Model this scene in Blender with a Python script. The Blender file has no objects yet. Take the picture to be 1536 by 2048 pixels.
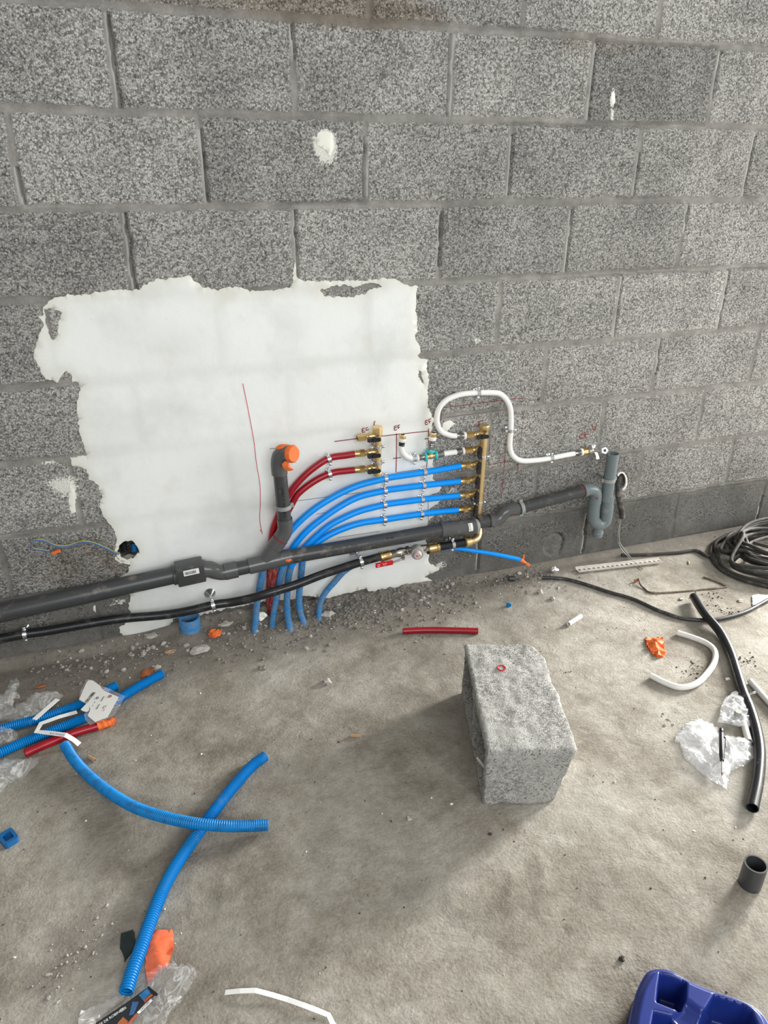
import bpy, bmesh, math, random
import numpy as np
from mathutils import Vector, Matrix, noise
from mathutils.geometry import delaunay_2d_cdt

# ------------------------------------------------------------------ camera, light, exposure
SC = bpy.context.scene
COL = SC.collection
F = 1471.78; CX, CY, CZ = -0.28687, -2.45553, 1.63756
PITCH, YAW, ROLL = -0.44972, 0.34447, 0.00737
_fw = Vector((math.sin(YAW)*math.cos(PITCH), math.cos(YAW)*math.cos(PITCH), math.sin(PITCH)))
_r = Vector((math.cos(YAW), -math.sin(YAW), 0)); _u = _r.cross(_fw)
RT = _r*math.cos(ROLL) + _u*math.sin(ROLL); UP = -_r*math.sin(ROLL) + _u*math.cos(ROLL); FW = _fw
cam = bpy.data.cameras.new('camera'); camo = bpy.data.objects.new('camera', cam); COL.objects.link(camo)
cam.sensor_fit = 'VERTICAL'; cam.sensor_height = 36.0; cam.lens = 36.0*F/2048
cam.clip_start = 0.02
m = Matrix((RT, UP, -FW)).transposed().to_4x4(); m.translation = (CX, CY, CZ)
camo.matrix_world = m; SC.camera = camo

SC.view_settings.view_transform = 'Standard'; SC.view_settings.look = 'None'
SC.view_settings.gamma = 1; SC.view_settings.use_curve_mapping = False
SC.view_settings.exposure = 0.22

W_ = bpy.data.worlds.new('world'); SC.world = W_; W_.use_nodes = True
bg = W_.node_tree.nodes['Background']; bg.inputs[0].default_value = (1.0, 0.975, 0.93, 1); bg.inputs[1].default_value = 0.43

def area(name, loc, target, sx, sy, power, col):
    l = bpy.data.lights.new(name, 'AREA'); l.shape = 'RECTANGLE'; l.size = sx; l.size_y = sy; l.energy = power; l.color = col
    o = bpy.data.objects.new(name, l); COL.objects.link(o); o.location = loc
    o.rotation_euler = (Vector(target)-Vector(loc)).to_track_quat('-Z', 'Y').to_euler(); return o
area('doorway_daylight', (5.2, 0.30, 1.35), (0.6, -1.0, 0.1), 0.9, 1.2, 600, (1.0, 0.985, 0.95))
area('side_room_daylight', (4.2, -1.9, 1.4), (1.0, -0.4, 0.5), 1.8, 1.6, 60, (1.0, 0.985, 0.95))
area('room_opening_daylight', (0.3, -4.6, 2.4), (0.5, 0.0, 0.8), 3.0, 1.8, 98, (0.93, 0.97, 1.0))

# ------------------------------------------------------------------ picture -> place
def ray(px, py): return RT*((px-768)/F) - UP*((py-1024)/F) + FW
def W(px, py, d=0.0):                      # point d metres in front of the wall
    v = ray(px, py); t = (-d-CY)/v.y; return Vector((CX+t*v.x, -d, CZ+t*v.z))
def G(px, py, z=0.0):                      # point z metres above the floor
    v = ray(px, py); t = (z-CZ)/v.z; return Vector((CX+t*v.x, CY+t*v.y, z))
def rad(p, wpx): return wpx*0.5*((p-Vector((CX, CY, CZ))).dot(FW))/F
def zz(ox, oy, s): return lambda x, y: (ox+x/s, oy+y/s)

# ------------------------------------------------------------------ materials
def new_mat(name):
    m = bpy.data.materials.new(name); m.use_nodes = True; nt = m.node_tree
    return m, nt, nt.nodes['Principled BSDF']
class N:
    def __init__(s, nt): s.nt = nt
    def n(s, t, **k):
        x = s.nt.nodes.new(t)
        for a, b in k.items(): setattr(x, a, b)
        return x
    def l(s, a, b): s.nt.links.new(a, b)
    def val(s, v, sock):
        if hasattr(v, 'is_linked') or hasattr(v, 'links'): s.l(v, sock)
        else: sock.default_value = v
    def math(s, op, a, b=0.0, c=None, clamp=False):
        x = s.n('ShaderNodeMath', operation=op); x.use_clamp = clamp
        s.val(a, x.inputs[0]); s.val(b, x.inputs[1])
        if c is not None: s.val(c, x.inputs[2])
        return x.outputs[0]
    def noise(s, scale, detail=3, vec=None, rough=0.5, dist=0):
        x = s.n('ShaderNodeTexNoise'); x.inputs['Scale'].default_value = scale; x.inputs['Detail'].default_value = detail
        x.inputs['Roughness'].default_value = rough; x.inputs['Distortion'].default_value = dist
        if vec is not None: s.l(vec, x.inputs['Vector'])
        return x.outputs['Fac']
    def maprange(s, v, a, b, c=0.0, d=1.0, smooth=True):
        x = s.n('ShaderNodeMapRange'); x.interpolation_type = 'SMOOTHSTEP' if smooth else 'LINEAR'
        s.val(v, x.inputs[0])
        for i, q in enumerate((a, b, c, d)): x.inputs[i+1].default_value = q
        return x.outputs[0]
    def mix(s, f, a, b, mode='MIX'):
        x = s.n('ShaderNodeMix', data_type='RGBA', blend_type=mode); s.val(f, x.inputs[0])
        for v, i in ((a, 6), (b, 7)):
            if isinstance(v, tuple): x.inputs[i].default_value = (*v[:3], 1)
            else: s.l(v, x.inputs[i])
        return x.outputs[2]
    def ramp(s, f, stops):
        x = s.n('ShaderNodeValToRGB'); s.l(f, x.inputs[0]); e = x.color_ramp.elements
        while len(e) < len(stops): e.new(0.5)
        for q, (p, c) in zip(e, stops): q.position = p; q.color = (*c, 1) if isinstance(c, tuple) else (c, c, c, 1)
        return x.outputs[0]
    def bump(s, h, strength, dist, prev=None):
        x = s.n('ShaderNodeBump'); s.l(h, x.inputs['Height']); x.inputs['Strength'].default_value = strength
        x.inputs['Distance'].default_value = dist
        if prev is not None: s.l(prev, x.inputs['Normal'])
        return x.outputs[0]
    def pos(s): return s.n('ShaderNodeNewGeometry').outputs['Position']
    def obj(s): return s.n('ShaderNodeTexCoord').outputs['Object']
    def attr(s, n): return s.n('ShaderNodeAttribute', attribute_name=n).outputs['Fac']

def PM(name, col, rough=0.45, metal=0.0, var=0.12, vs=25, dust=0.0, dcol=(0.33, 0.29, 0.24), ds=45, bump=0.0, bs=200, alpha=1.0, spec=0.5, coat=0.0, trans=0.0, bd=0.001):
    m, nt, b = new_mat(name); k = N(nt); v = k.obj()
    n1 = k.noise(vs, 4, v)
    c = k.mix(n1, tuple(x*(1-var) for x in col), tuple(min(1, x*(1+var)) for x in col))
    if dust > 0:
        n2 = k.noise(ds, 5, v, 0.65)
        c = k.mix(k.maprange(n2, 0.62-0.45*dust, 0.80-0.25*dust, 0, min(1, 0.35+dust*0.6)), c, dcol)
    k.l(c, b.inputs['Base Color'])
    b.inputs['Roughness'].default_value = rough; b.inputs['Metallic'].default_value = metal
    b.inputs['Specular IOR Level'].default_value = spec; b.inputs['Coat Weight'].default_value = coat
    b.inputs['Alpha'].default_value = alpha; b.inputs['Transmission Weight'].default_value = trans
    if bump > 0: k.l(k.bump(k.noise(bs, 3, v), bump, bd), b.inputs['Normal'])
    return m

M = dict(
 pvc=PM('dark_grey_pvc', (0.046, 0.048, 0.050), 0.33, dust=0.18, ds=18, bump=0.1),
 pvcf=PM('mid_grey_pvc_fitting', (0.085, 0.087, 0.088), 0.22, dust=0.12, ds=18),
 pvcl=PM('blue_grey_pvc', (0.15, 0.185, 0.195), 0.28, dust=0.12, ds=14),
 collar=PM('light_grey_plastic', (0.28, 0.29, 0.28), 0.45),
 red=PM('red_sheath', (0.32, 0.003, 0.012), 0.3),
 redc=PM('dusty_red_conduit', (0.27, 0.012, 0.014), 0.6, dust=0.35),
 blue=PM('blue_sheath', (0.0, 0.30, 0.92), 0.34, var=0.06, spec=0.35),
 bluec=PM('blue_conduit', (0.0, 0.205, 0.55), 0.42, dust=0.1, ds=20, spec=0.35),
 bluecs=PM('smudged_blue_conduit', (0.0, 0.205, 0.55), 0.42, dust=0.42, ds=38, dcol=(0.015, 0.06, 0.14), spec=0.35),
 bluecd=PM('dusty_blue_conduit', (0.02, 0.22, 0.52), 0.62, dust=0.55, ds=70, dcol=(0.22, 0.24, 0.25)),
 white=PM('white_tube', (0.86, 0.86, 0.83), 0.32, var=0.03),
 whited=PM('off_white_tube', (0.72, 0.71, 0.66), 0.4, var=0.05, dust=0.08),
 brass=PM('brass', (0.80, 0.60, 0.31), 0.36, 1.0, bump=0.1, bs=300),
 brassd=PM('dull_brass', (0.66, 0.48, 0.22), 0.30, 1.0, bump=0.15, bs=300),
 nickel=PM('nickel', (0.55, 0.53, 0.48), 0.25, 1.0, bump=0.2, bs=120),
 steel=PM('zinc_steel', (0.68, 0.70, 0.72), 0.25, 1.0),
 dsteel=PM('press_steel', (0.30, 0.30, 0.30), 0.25, 1.0),
 chrome=PM('chrome', (0.8, 0.8, 0.8), 0.1, 1.0, var=0.02),
 black=PM('black_plastic', (0.008, 0.009, 0.012), 0.35),
 pe=PM('black_polyethylene', (0.012, 0.013, 0.015), 0.3, dust=0.25, ds=30, dcol=(0.12, 0.115, 0.10)),
 pec=PM('clean_black_polyethylene', (0.010, 0.011, 0.014), 0.28, dust=0.1, ds=30),
 cable=PM('grey_black_cable', (0.05, 0.047, 0.042), 0.75, spec=0.2, dust=0.3, dcol=(0.16, 0.15, 0.13)),
 cabled=PM('dark_cable', (0.03, 0.032, 0.034), 0.4, dust=0.3, dcol=(0.16, 0.15, 0.13)),
 teal=PM('teal_ring', (0.03, 0.50, 0.52), 0.4),
 orange=PM('orange_tape', (0.76, 0.16, 0.04), 0.65, spec=0.25, var=0.25, vs=60, bump=0.5, bs=160, bd=0.002),
 orangef=PM('orange_foil', (0.80, 0.15, 0.06), 0.33, var=0.35, vs=50),
 rust=PM('rusty_orange', (0.35, 0.10, 0.03), 0.7, var=0.3),
 rod=PM('rusty_rod', (0.12, 0.085, 0.055), 0.75, dust=0.4),
 grip=PM('red_grip', (0.55, 0.01, 0.015), 0.35),
 gcap=PM('grey_plastic_cap', (0.30, 0.31, 0.28), 0.45),
 pinkcap=PM('pale_pink_plastic', (0.55, 0.44, 0.42), 0.5),
 mark=PM('red_felt_mark', (0.24, 0.025, 0.035), 0.9, spec=0.1),
 markr=PM('bright_red_mark', (0.55, 0.07, 0.09), 0.9, spec=0.1),
 pencil=PM('pencil_mark', (0.10, 0.085, 0.075), 0.9, spec=0.1),
 ink=PM('black_ink', (0.006, 0.006, 0.007), 0.6),
 lblue=PM('ink_blue', (0.03, 0.10, 0.24), 0.6),
 paper=PM('white_paper', (0.82, 0.82, 0.80), 0.7, var=0.03),
 card=PM('cream_card', (0.74, 0.74, 0.70), 0.7, var=0.04),
 film=PM('clear_film', (0.80, 0.82, 0.82), 0.16, alpha=0.22, spec=1.0, bump=0.6, bs=60, bd=0.004),
 filmm=PM('milky_film', (0.86, 0.87, 0.88), 0.25, alpha=0.58, spec=0.8, bump=0.5, bs=60, bd=0.004),
 filmw=PM('cloudy_film', (0.85, 0.85, 0.83), 0.28, alpha=0.42, spec=0.8, bump=0.6, bs=60, bd=0.004),
 wblue=PM('wire_blue', (0.10, 0.20, 0.40), 0.5), wbrown=PM('wire_brown', (0.12, 0.03, 0.015), 0.5),
 wgreen=PM('wire_yellow_green', (0.42, 0.38, 0.05), 0.5), wgrey=PM('wire_grey', (0.30, 0.36, 0.36), 0.5),
 navy=PM('blue_case_plastic', (0.012, 0.028, 0.19), 0.33, var=0.06, bump=0.15, bs=500),
 concrete=PM('stone_grey', (0.20, 0.187, 0.165), 0.9, var=0.3, vs=80, bump=0.8, bs=200, bd=0.002),
 mortarbit=PM('mortar_flake_grey', (0.42, 0.40, 0.36), 0.9, var=0.25, vs=80, bump=0.8, bs=200, bd=0.002),
 tan=PM('tan_bit', (0.42, 0.27, 0.15), 0.7, var=0.3), wood=PM('pale_wood', (0.55, 0.45, 0.32), 0.7),
 foil=PM('aluminium_foil', (0.75, 0.76, 0.76), 0.3, 0.9, bump=0.8, bs=160, bd=0.003),
 perf=PM('galvanised_strip', (0.66, 0.62, 0.57), 0.5, 0.2, dust=0.3),
 bluecap=PM('dark_blue_cap', (0.008, 0.11, 0.30), 0.4),
 dgreen=PM('black_green_plastic', (0.010, 0.022, 0.022), 0.4),
 blackcard=PM('black_card', (0.014, 0.017, 0.020), 0.45), bcard=PM('blue_card', (0.02, 0.18, 0.42), 0.5),
 rcard=PM('red_card', (0.42, 0.10, 0.06), 0.5),
 plaster_w=PM('white_plaster_bit', (0.78, 0.78, 0.70), 0.85, var=0.08, bump=0.5, bs=120, bd=0.002),
 void=PM('dark_dust_and_bore_shade', (0.05, 0.045, 0.04), 0.95),  # dark grit and rubble, also the shade painted in open bores
)

def concrete_nodes(k, v, tone=None):
    """coarse open grained lightweight concrete: colour and height"""
    vo = k.n('ShaderNodeTexVoronoi'); vo.inputs['Scale'].default_value = 195; k.l(v, vo.inputs['Vector'])
    sep = k.n('ShaderNodeSeparateColor'); k.l(vo.outputs['Color'], sep.inputs[0])
    d = vo.outputs['Distance']
    n = k.noise(240, 3, v, 0.6)
    g = k.math('ADD', k.math('MULTIPLY', sep.outputs[0], 0.50), k.math('MULTIPLY', n, 0.75))
    g = k.math('SUBTRACT', g, k.math('MULTIPLY', d, 0.35))
    c = k.ramp(g, [(0.10, (0.075, 0.072, 0.066)), (0.34, (0.225, 0.22, 0.205)), (0.56, (0.37, 0.362, 0.34)), (0.82, (0.56, 0.55, 0.52))])
    h = k.math('SUBTRACT', k.math('MULTIPLY', g, 1.0), k.math('MULTIPLY', d, 0.6))
    return c, h

def wall_material():
    m, nt, b = new_mat('lightweight_block_wall'); k = N(nt); v = k.pos()
    mort = k.attr('mort'); tone = k.attr('tone'); lime = k.attr('lime'); brown = k.attr('brown'); smear = k.attr('smear')
    c, h = concrete_nodes(k, v)
    n1 = k.noise(75, 5, v, 0.65)
    mask = k.maprange(k.math('ADD', mort, k.math('MULTIPLY', k.math('SUBTRACT', n1, 0.5), 0.026)), -0.002, 0.003)
    n2 = k.noise(14, 5, v, 0.6)
    smooth_c = k.ramp(k.math('ADD', k.math('MULTIPLY', n2, 0.75), k.math('MULTIPLY', k.noise(150, 4, v), 0.25)),
                      [(0.3, (0.17, 0.162, 0.147)), (0.52, (0.265, 0.255, 0.235)), (0.75, (0.37, 0.36, 0.33))])
    sm = k.maprange(k.math('ADD', smear, k.math('MULTIPLY', k.math('SUBTRACT', n2, 0.5), 1.2)), 0.42, 0.8, 0, 0.85)
    c = k.mix(sm, c, smooth_c)
    c = k.mix(mask, smooth_c, c)
    tn = k.math('MULTIPLY', tone, k.maprange(k.noise(4, 4, v), 0.3, 0.7, 0.85, 1.15))
    cmb = k.n('ShaderNodeCombineColor')
    for i in range(3): k.l(tn, cmb.inputs[i])
    c = k.mix(1.0, c, cmb.outputs[0], 'MULTIPLY')
    bn = k.maprange(k.math('ADD', brown, k.math('MULTIPLY', k.math('SUBTRACT', k.noise(9, 5, v), 0.5), 0.9)), 0.3, 0.9, 0, 0.7)
    c = k.mix(bn, c, k.mix(1.0, c, (0.62, 0.52, 0.42), 'MULTIPLY'))
    ln = k.math('ADD', k.math('MULTIPLY', k.noise(130, 4, v, 0.7), 0.75), k.math('MULTIPLY', k.noise(35, 4, v, 0.6), 0.45))
    c = k.mix(k.math('MULTIPLY', k.attr('bead'), 0.75, clamp=True), c, (0.43, 0.42, 0.39))
    lm = k.maprange(k.math('ADD', lime, ln), 0.87, 0.94)
    c = k.mix(lm, c, (0.72, 0.72, 0.66))
    k.l(c, b.inputs['Base Color']); b.inputs['Roughness'].default_value = 0.95; b.inputs['Specular IOR Level'].default_value = 0.15
    hb = k.math('MULTIPLY', h, k.math('SUBTRACT', 1.0, k.math('MULTIPLY', sm, 0.7)))
    hb = k.math('MULTIPLY', hb, k.maprange(mask, 0, 1, 0.25, 1.0))
    k.l(k.bump(hb, 0.7, 0.004), b.inputs['Normal'])
    return m

def block_material():
    m, nt, b = new_mat('loose_block_concrete'); k = N(nt); v = k.obj()
    c, h = concrete_nodes(k, v)
    n = k.noise(9, 4, v)
    pale = k.mix(k.noise(60, 4, v), (0.31, 0.305, 0.285), (0.50, 0.49, 0.455))
    c = k.mix(k.maprange(k.math('ADD', n, k.math('MULTIPLY', k.noise(120, 3, v), 0.3)), 0.5, 0.78, 0.20, 0.80), c, pale)
    pit = k.math('MULTIPLY', k.maprange(k.noise(150, 3, v, 0.6), 0.36, 0.42, 1, 0), k.maprange(k.noise(7, 3, v), 0.4, 0.6, 0.25, 0.9))
    c = k.mix(pit, c, (0.08, 0.078, 0.07))
    k.l(c, b.inputs['Base Color']); b.inputs['Roughness'].default_value = 0.95; b.inputs['Specular IOR Level'].default_value = 0.15
    k.l(k.bump(k.math('ADD', k.math('MULTIPLY', h, 0.45), k.noise(300, 3, v, 0.6)), 0.6, 0.004), b.inputs['Normal']); return m

def plaster_material():
    m, nt, b = new_mat('white_plaster'); k = N(nt); v = k.pos()
    n = k.noise(3.2, 5, v, 0.55); n2 = k.noise(0.9, 3, v)
    c = k.ramp(n, [(0.3, (0.66, 0.68, 0.655)), (0.5, (0.81, 0.83, 0.81)), (0.7, (0.83, 0.84, 0.82))])
    c = k.mix(k.maprange(k.noise(7, 5, v), 0.56, 0.75, 0, 0.5), c, (0.70, 0.69, 0.60))
    edge = k.attr('edge')
    c = k.mix(k.math('MULTIPLY', edge, 0.55), c, (0.70, 0.69, 0.58))
    damp = k.attr('joint')
    c = k.mix(k.math('MULTIPLY', damp, k.maprange(n2, 0.3, 0.7, 0.08, 0.32)), c, (0.50, 0.49, 0.45))
    c = k.mix(k.maprange(k.noise(90, 4, v), 0.68, 0.8, 0, 0.25), c, (0.5, 0.48, 0.42))
    k.l(c, b.inputs['Base Color']); b.inputs['Roughness'].default_value = 0.85; b.inputs['Specular IOR Level'].default_value = 0.2
    bb = k.bump(k.noise(55, 5, v), 0.25, 0.002); k.l(k.bump(k.noise(8, 4, v), 0.35, 0.01, bb), b.inputs['Normal'])
    return m

def floor_material():
    m, nt, b = new_mat('dusty_concrete_screed'); k = N(nt); v = k.pos()
    a = k.noise(2.0, 6, v, 0.62, 0.6); a2 = k.noise(11, 5, v, 0.6, 0.4); a3 = k.noise(160, 3, v)
    g = k.math('ADD', k.math('ADD', k.math('MULTIPLY', a, 0.55), k.math('MULTIPLY', a2, 0.30)), k.math('MULTIPLY', a3, 0.15))
    c = k.ramp(g, [(0.37, (0.17, 0.150, 0.122)), (0.46, (0.26, 0.235, 0.195)), (0.53, (0.34, 0.315, 0.27)), (0.64, (0.46, 0.435, 0.39))])
    c = k.mix(k.maprange(k.noise(48, 6, v, 0.7), 0.36, 0.64, 0.0, 0.5), c, k.mix(1.0, c, (0.70, 0.68, 0.64), 'MULTIPLY'))
    c = k.mix(k.maprange(k.noise(3.1, 4, v, 0.6, 1.0), 0.5, 0.7, 0.0, 0.35), c, (0.31, 0.305, 0.26))
    dirt = k.attr('dirt')
    dm = k.maprange(k.math('ADD', dirt, k.math('MULTIPLY', k.math('SUBTRACT', k.noise(16, 5, v), 0.5), 1.0)), 0.3, 0.9, 0, 0.75)
    c = k.mix(dm, c, k.mix(k.noise(70, 4, v), (0.11, 0.095, 0.078), (0.24, 0.22, 0.19)))
    vo = k.n('ShaderNodeTexVoronoi'); vo.inputs['Scale'].default_value = 38; vo.inputs['Randomness'].default_value = 1; k.l(v, vo.inputs['Vector'])
    sep = k.n('ShaderNodeSeparateColor'); k.l(vo.outputs['Color'], sep.inputs[0])
    sp = k.math('MULTIPLY', k.maprange(vo.outputs['Distance'], 0.06, 0.12, 1, 0), k.math('GREATER_THAN', sep.outputs[0], 0.82))
    c = k.mix(k.math('MULTIPLY', sp, 0.7), c, (0.10, 0.08, 0.06))
    k.l(c, b.inputs['Base Color']); b.inputs['Roughness'].default_value = 0.88; b.inputs['Specular IOR Level'].default_value = 0.2
    st = k.n('ShaderNodeMapping'); st.inputs['Rotation'].default_value = (0, 0, 0.9); st.inputs['Scale'].default_value = (1, 2.0, 1); k.l(v, st.inputs['Vector'])
    t = k.noise(9, 6, st.outputs[0], 0.6, 1.2)
    b1 = k.bump(k.noise(130, 4, v, 0.6), 0.5, 0.004); b2 = k.bump(t, 0.28, 0.016, b1); k.l(k.bump(k.noise(5, 5, v), 0.35, 0.03, b2), b.inputs['Normal'])
    return m
def film_material(name, base, wr, rough, col):
    m, nt, b = new_mat(name); k = N(nt); v = k.obj()
    b.inputs['Base Color'].default_value = (*col, 1); b.inputs['Roughness'].default_value = rough; b.inputs['Specular IOR Level'].default_value = 1.0
    b.inputs['Coat Weight'].default_value = 0.8; b.inputs['Coat Roughness'].default_value = 0.12
    k.l(k.bump(k.noise(26, 4, v, 0.5, 0.8), 0.7, 0.008), b.inputs['Normal'])
    rid = k.math('ABSOLUTE', k.math('SUBTRACT', k.noise(13, 3, v, 0.5, 1.2), 0.5))
    w = k.math('MULTIPLY', k.maprange(rid, 0.0, 0.03, 1, 0), wr)
    lw = k.n('ShaderNodeLayerWeight'); lw.inputs[0].default_value = 0.35
    f = k.math('ADD', k.math('ADD', w, base), k.math('MULTIPLY', lw.outputs['Facing'], 0.30), clamp=True)
    tr = k.n('ShaderNodeBsdfTransparent'); mx = k.n('ShaderNodeMixShader'); k.l(f, mx.inputs[0]); k.l(tr.outputs[0], mx.inputs[1]); k.l(b.outputs[0], mx.inputs[2])
    k.l(mx.outputs[0], nt.nodes['Material Output'].inputs['Surface']); return m
M['film'] = film_material('clear_film_wrinkled', 0.05, 0.28, 0.15, (0.75, 0.76, 0.76)); M['filmw'] = film_material('cloudy_film_wrinkled', 0.14, 0.35, 0.2, (0.80, 0.80, 0.78)); M['filmm'] = film_material('milky_film_wrinkled', 0.27, 0.30, 0.22, (0.86, 0.87, 0.88))
M['wall'] = wall_material(); M['plaster'] = plaster_material(); M['floor'] = floor_material(); M['block'] = block_material()

# ------------------------------------------------------------------ objects, tags
ORG = {}
def tagp(o, label=None, cat=None, group=None, kind=None):
    if label: o['label'] = label
    if cat: o['category'] = cat
    if group: o['group'] = group
    if kind: o['kind'] = kind
    return o
def thing(name, loc, label, cat, group=None):
    o = bpy.data.objects.new(name, None); COL.objects.link(o); o.location = loc; o.empty_display_size = 0.05
    ORG[o.name] = Vector(loc); return tagp(o, label, cat, group)
class MB:
    def __init__(s): s.v = []; s.f = []; s.mi = []
    def add(s, vs, fs, mi=0):
        o = len(s.v); s.v += [Vector(x) for x in vs]
        for f in fs: s.f.append([i+o for i in f]); s.mi.append(mi)
        return s
    def box(s, c, size, R=None, mi=0, bev=0.0):
        c = Vector(c); hx, hy, hz = [x/2 for x in size]; R = R or Matrix.Identity(3)
        bm = bmesh.new(); bmesh.ops.create_cube(bm, size=1)
        for q in bm.verts: q.co = Vector((q.co.x*hx*2, q.co.y*hy*2, q.co.z*hz*2))
        if bev > 0: bmesh.ops.bevel(bm, geom=bm.edges[:], offset=bev, segments=2, affect='EDGES', profile=0.6)
        bm.verts.index_update()
        vs = [c+R@q.co for q in bm.verts]; fs = [[x.index for x in f.verts] for f in bm.faces]; bm.free()
        return s.add(vs, fs, mi)
    def ico(s, c, r, sub=1, sc=(1, 1, 1), jit=0.0, rnd=None, R=None, mi=0):
        bm = bmesh.new(); bmesh.ops.create_icosphere(bm, subdivisions=sub, radius=1); c = Vector(c); R = R or Matrix.Identity(3)
        bm.verts.index_update(); vs = []
        for q in bm.verts:
            f = 1+(rnd.uniform(-jit, jit) if rnd else 0); vs.append(c+R@Vector((q.co.x*sc[0]*r*f, q.co.y*sc[1]*r*f, q.co.z*sc[2]*r*f)))
        fs = [[x.index for x in f.verts] for f in bm.faces]; bm.free(); return s.add(vs, fs, mi)
    def tube(s, path, r, seg=16, wall=None, capa=True, capb=True, mi=0):
        P = [Vector(p) for p in path]; n = len(P); T = []
        for i in range(n): T.append((P[min(i+1, n-1)]-P[max(i-1, 0)]).normalized())
        a = Vector((0, 0, 1)) if abs(T[0].z) < 0.9 else Vector((0, 1, 0))
        U = (a-T[0]*a.dot(T[0])).normalized(); L = [0]
        for i in range(1, n): L.append(L[-1]+(P[i]-P[i-1]).length)
        rf = r if callable(r) else (lambda t: r)
        rings = []; outer = []
        for i in range(n):
            U = (U-T[i]*U.dot(T[i])).normalized(); V = T[i].cross(U)
            outer.append([(P[i]+(U*math.cos(2*math.pi*j/seg)+V*math.sin(2*math.pi*j/seg))*rf(L[i])) for j in range(seg)])
        vs = [q for R_ in outer for q in R_]; fs = []
        for i in range(n-1):
            for j in range(seg):
                k2 = (j+1) % seg; fs.append([i*seg+j, i*seg+k2, (i+1)*seg+k2, (i+1)*seg+j])
        if wall:
            o = len(vs)
            for i in range(n):
                for j in range(seg): q = outer[i][j]; vs.append(q+(P[i]-q).normalized()*wall)
            for i in range(n-1):
                for j in range(seg):
                    k2 = (j+1) % seg; fs.append([o+i*seg+j, o+(i+1)*seg+j, o+(i+1)*seg+k2, o+i*seg+k2])
            for e in (0, n-1):
                for j in range(seg):
                    k2 = (j+1) % seg; q = [e*seg+j, o+e*seg+j, o+e*seg+k2, e*seg+k2]; fs.append(q if e == 0 else q[::-1])
        else:
            if capa: fs.append(list(range(seg))[::-1])
            if capb: fs.append([(n-1)*seg+j for j in range(seg)])
        return s.add(vs, fs, mi)
    def cyl(s, a, b, r, r2=None, seg=20, wall=None, mi=0):
        a = Vector(a); b = Vector(b); L = (b-a).length; r2 = r if r2 is None else r2
        return s.tube([a, b], (lambda t: r+(r2-r)*t/L), seg, wall, mi=mi)
    def lathe(s, a, b, prof, seg=20, mi=0):       # prof: (fraction along a-b, radius)
        a = Vector(a); b = Vector(b); T = (b-a).normalized()
        q = Vector((0, 0, 1)) if abs(T.z) < 0.9 else Vector((0, 1, 0)); U = (q-T*q.dot(T)).normalized(); V = T.cross(U)
        vs = []; fs = []; n = len(prof)
        for t, r in prof:
            c = a+(b-a)*t
            for j in range(seg): vs.append(c+(U*math.cos(2*math.pi*j/seg)+V*math.sin(2*math.pi*j/seg))*r)
        for i in range(n-1):
            for j in range(seg): k2 = (j+1) % seg; fs.append([i*seg+j, i*seg+k2, (i+1)*seg+k2, (i+1)*seg+j])
        fs.append(list(range(seg))[::-1]); fs.append([(n-1)*seg+j for j in range(seg)])
        return s.add(vs, fs, mi)
    def build(s, name, mats, parent=None, label=None, origin=None, smooth=True, ang=35):
        me = bpy.data.meshes.new(name)
        if parent is not None: og = ORG[parent.name]
        elif origin is not None: og = Vector(origin)
        else:
            xs = [q.x for q in s.v]; ys = [q.y for q in s.v]; zs = [q.z for q in s.v]
            og = Vector(((min(xs)+max(xs))/2, (min(ys)+max(ys))/2, min(zs)))
        me.from_pydata([q-og for q in s.v], [], s.f)
        mats = mats if isinstance(mats, (list, tuple)) else [mats]
        for q in mats: me.materials.append(M[q] if isinstance(q, str) else q)
        if len(mats) > 1: me.polygons.foreach_set('material_index', s.mi)
        if smooth:
            me.polygons.foreach_set('use_smooth', [True]*len(me.polygons)); me.set_sharp_from_angle(angle=math.radians(ang))
        me.update()
        o = bpy.data.objects.new(name, me); COL.objects.link(o)
        if parent is not None: o.parent = parent
        else: o.location = og
        ORG[o.name] = og
        if label: o['label'] = label
        return o
def single(name, mb, mats, label, cat, group=None, kind=None, **k):
    return tagp(mb.build(name, mats, **k), label, cat, group, kind)

def spline(pts, step=0.008):
    P = [Vector(p) for p in pts]; P = [P[0]*2-P[1]]+P+[P[-1]*2-P[-2]]; out = []
    for i in range(1, len(P)-2):
        a, b, c, d = P[i-1:i+3]; n = max(2, int((c-b).length/step))
        for j in range(n):
            t = j/n; out.append(0.5*((2*b)+(c-a)*t+(2*a-5*b+4*c-d)*t*t+(3*b-a-3*c+d)*t*t*t))
    out.append(P[-2]); return out
def length(P): return sum((P[i+1]-P[i]).length for i in range(len(P)-1))
def even(P, step):
    L = length(P); n = max(2, int(L/step)); out = [P[0]]; acc = 0; k = 1
    for i in range(len(P)-1):
        seg = (P[i+1]-P[i]).length
        while k <= n and acc+seg >= k*L/n-1e-9:
            t = (k*L/n-acc)/max(seg, 1e-9); out.append(P[i].lerp(P[i+1], min(1, t))); k += 1
        acc += seg
    return out
def corr(r, pitch=0.0045, depth=0.13): return lambda t: r*(1-depth*0.5*(1+math.cos(2*math.pi*t/pitch)))
def cut(P, a, b):                              # portion of a path between fractions
    n = len(P)-1; return P[int(round(a*n)):int(round(b*n))+1]

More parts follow.
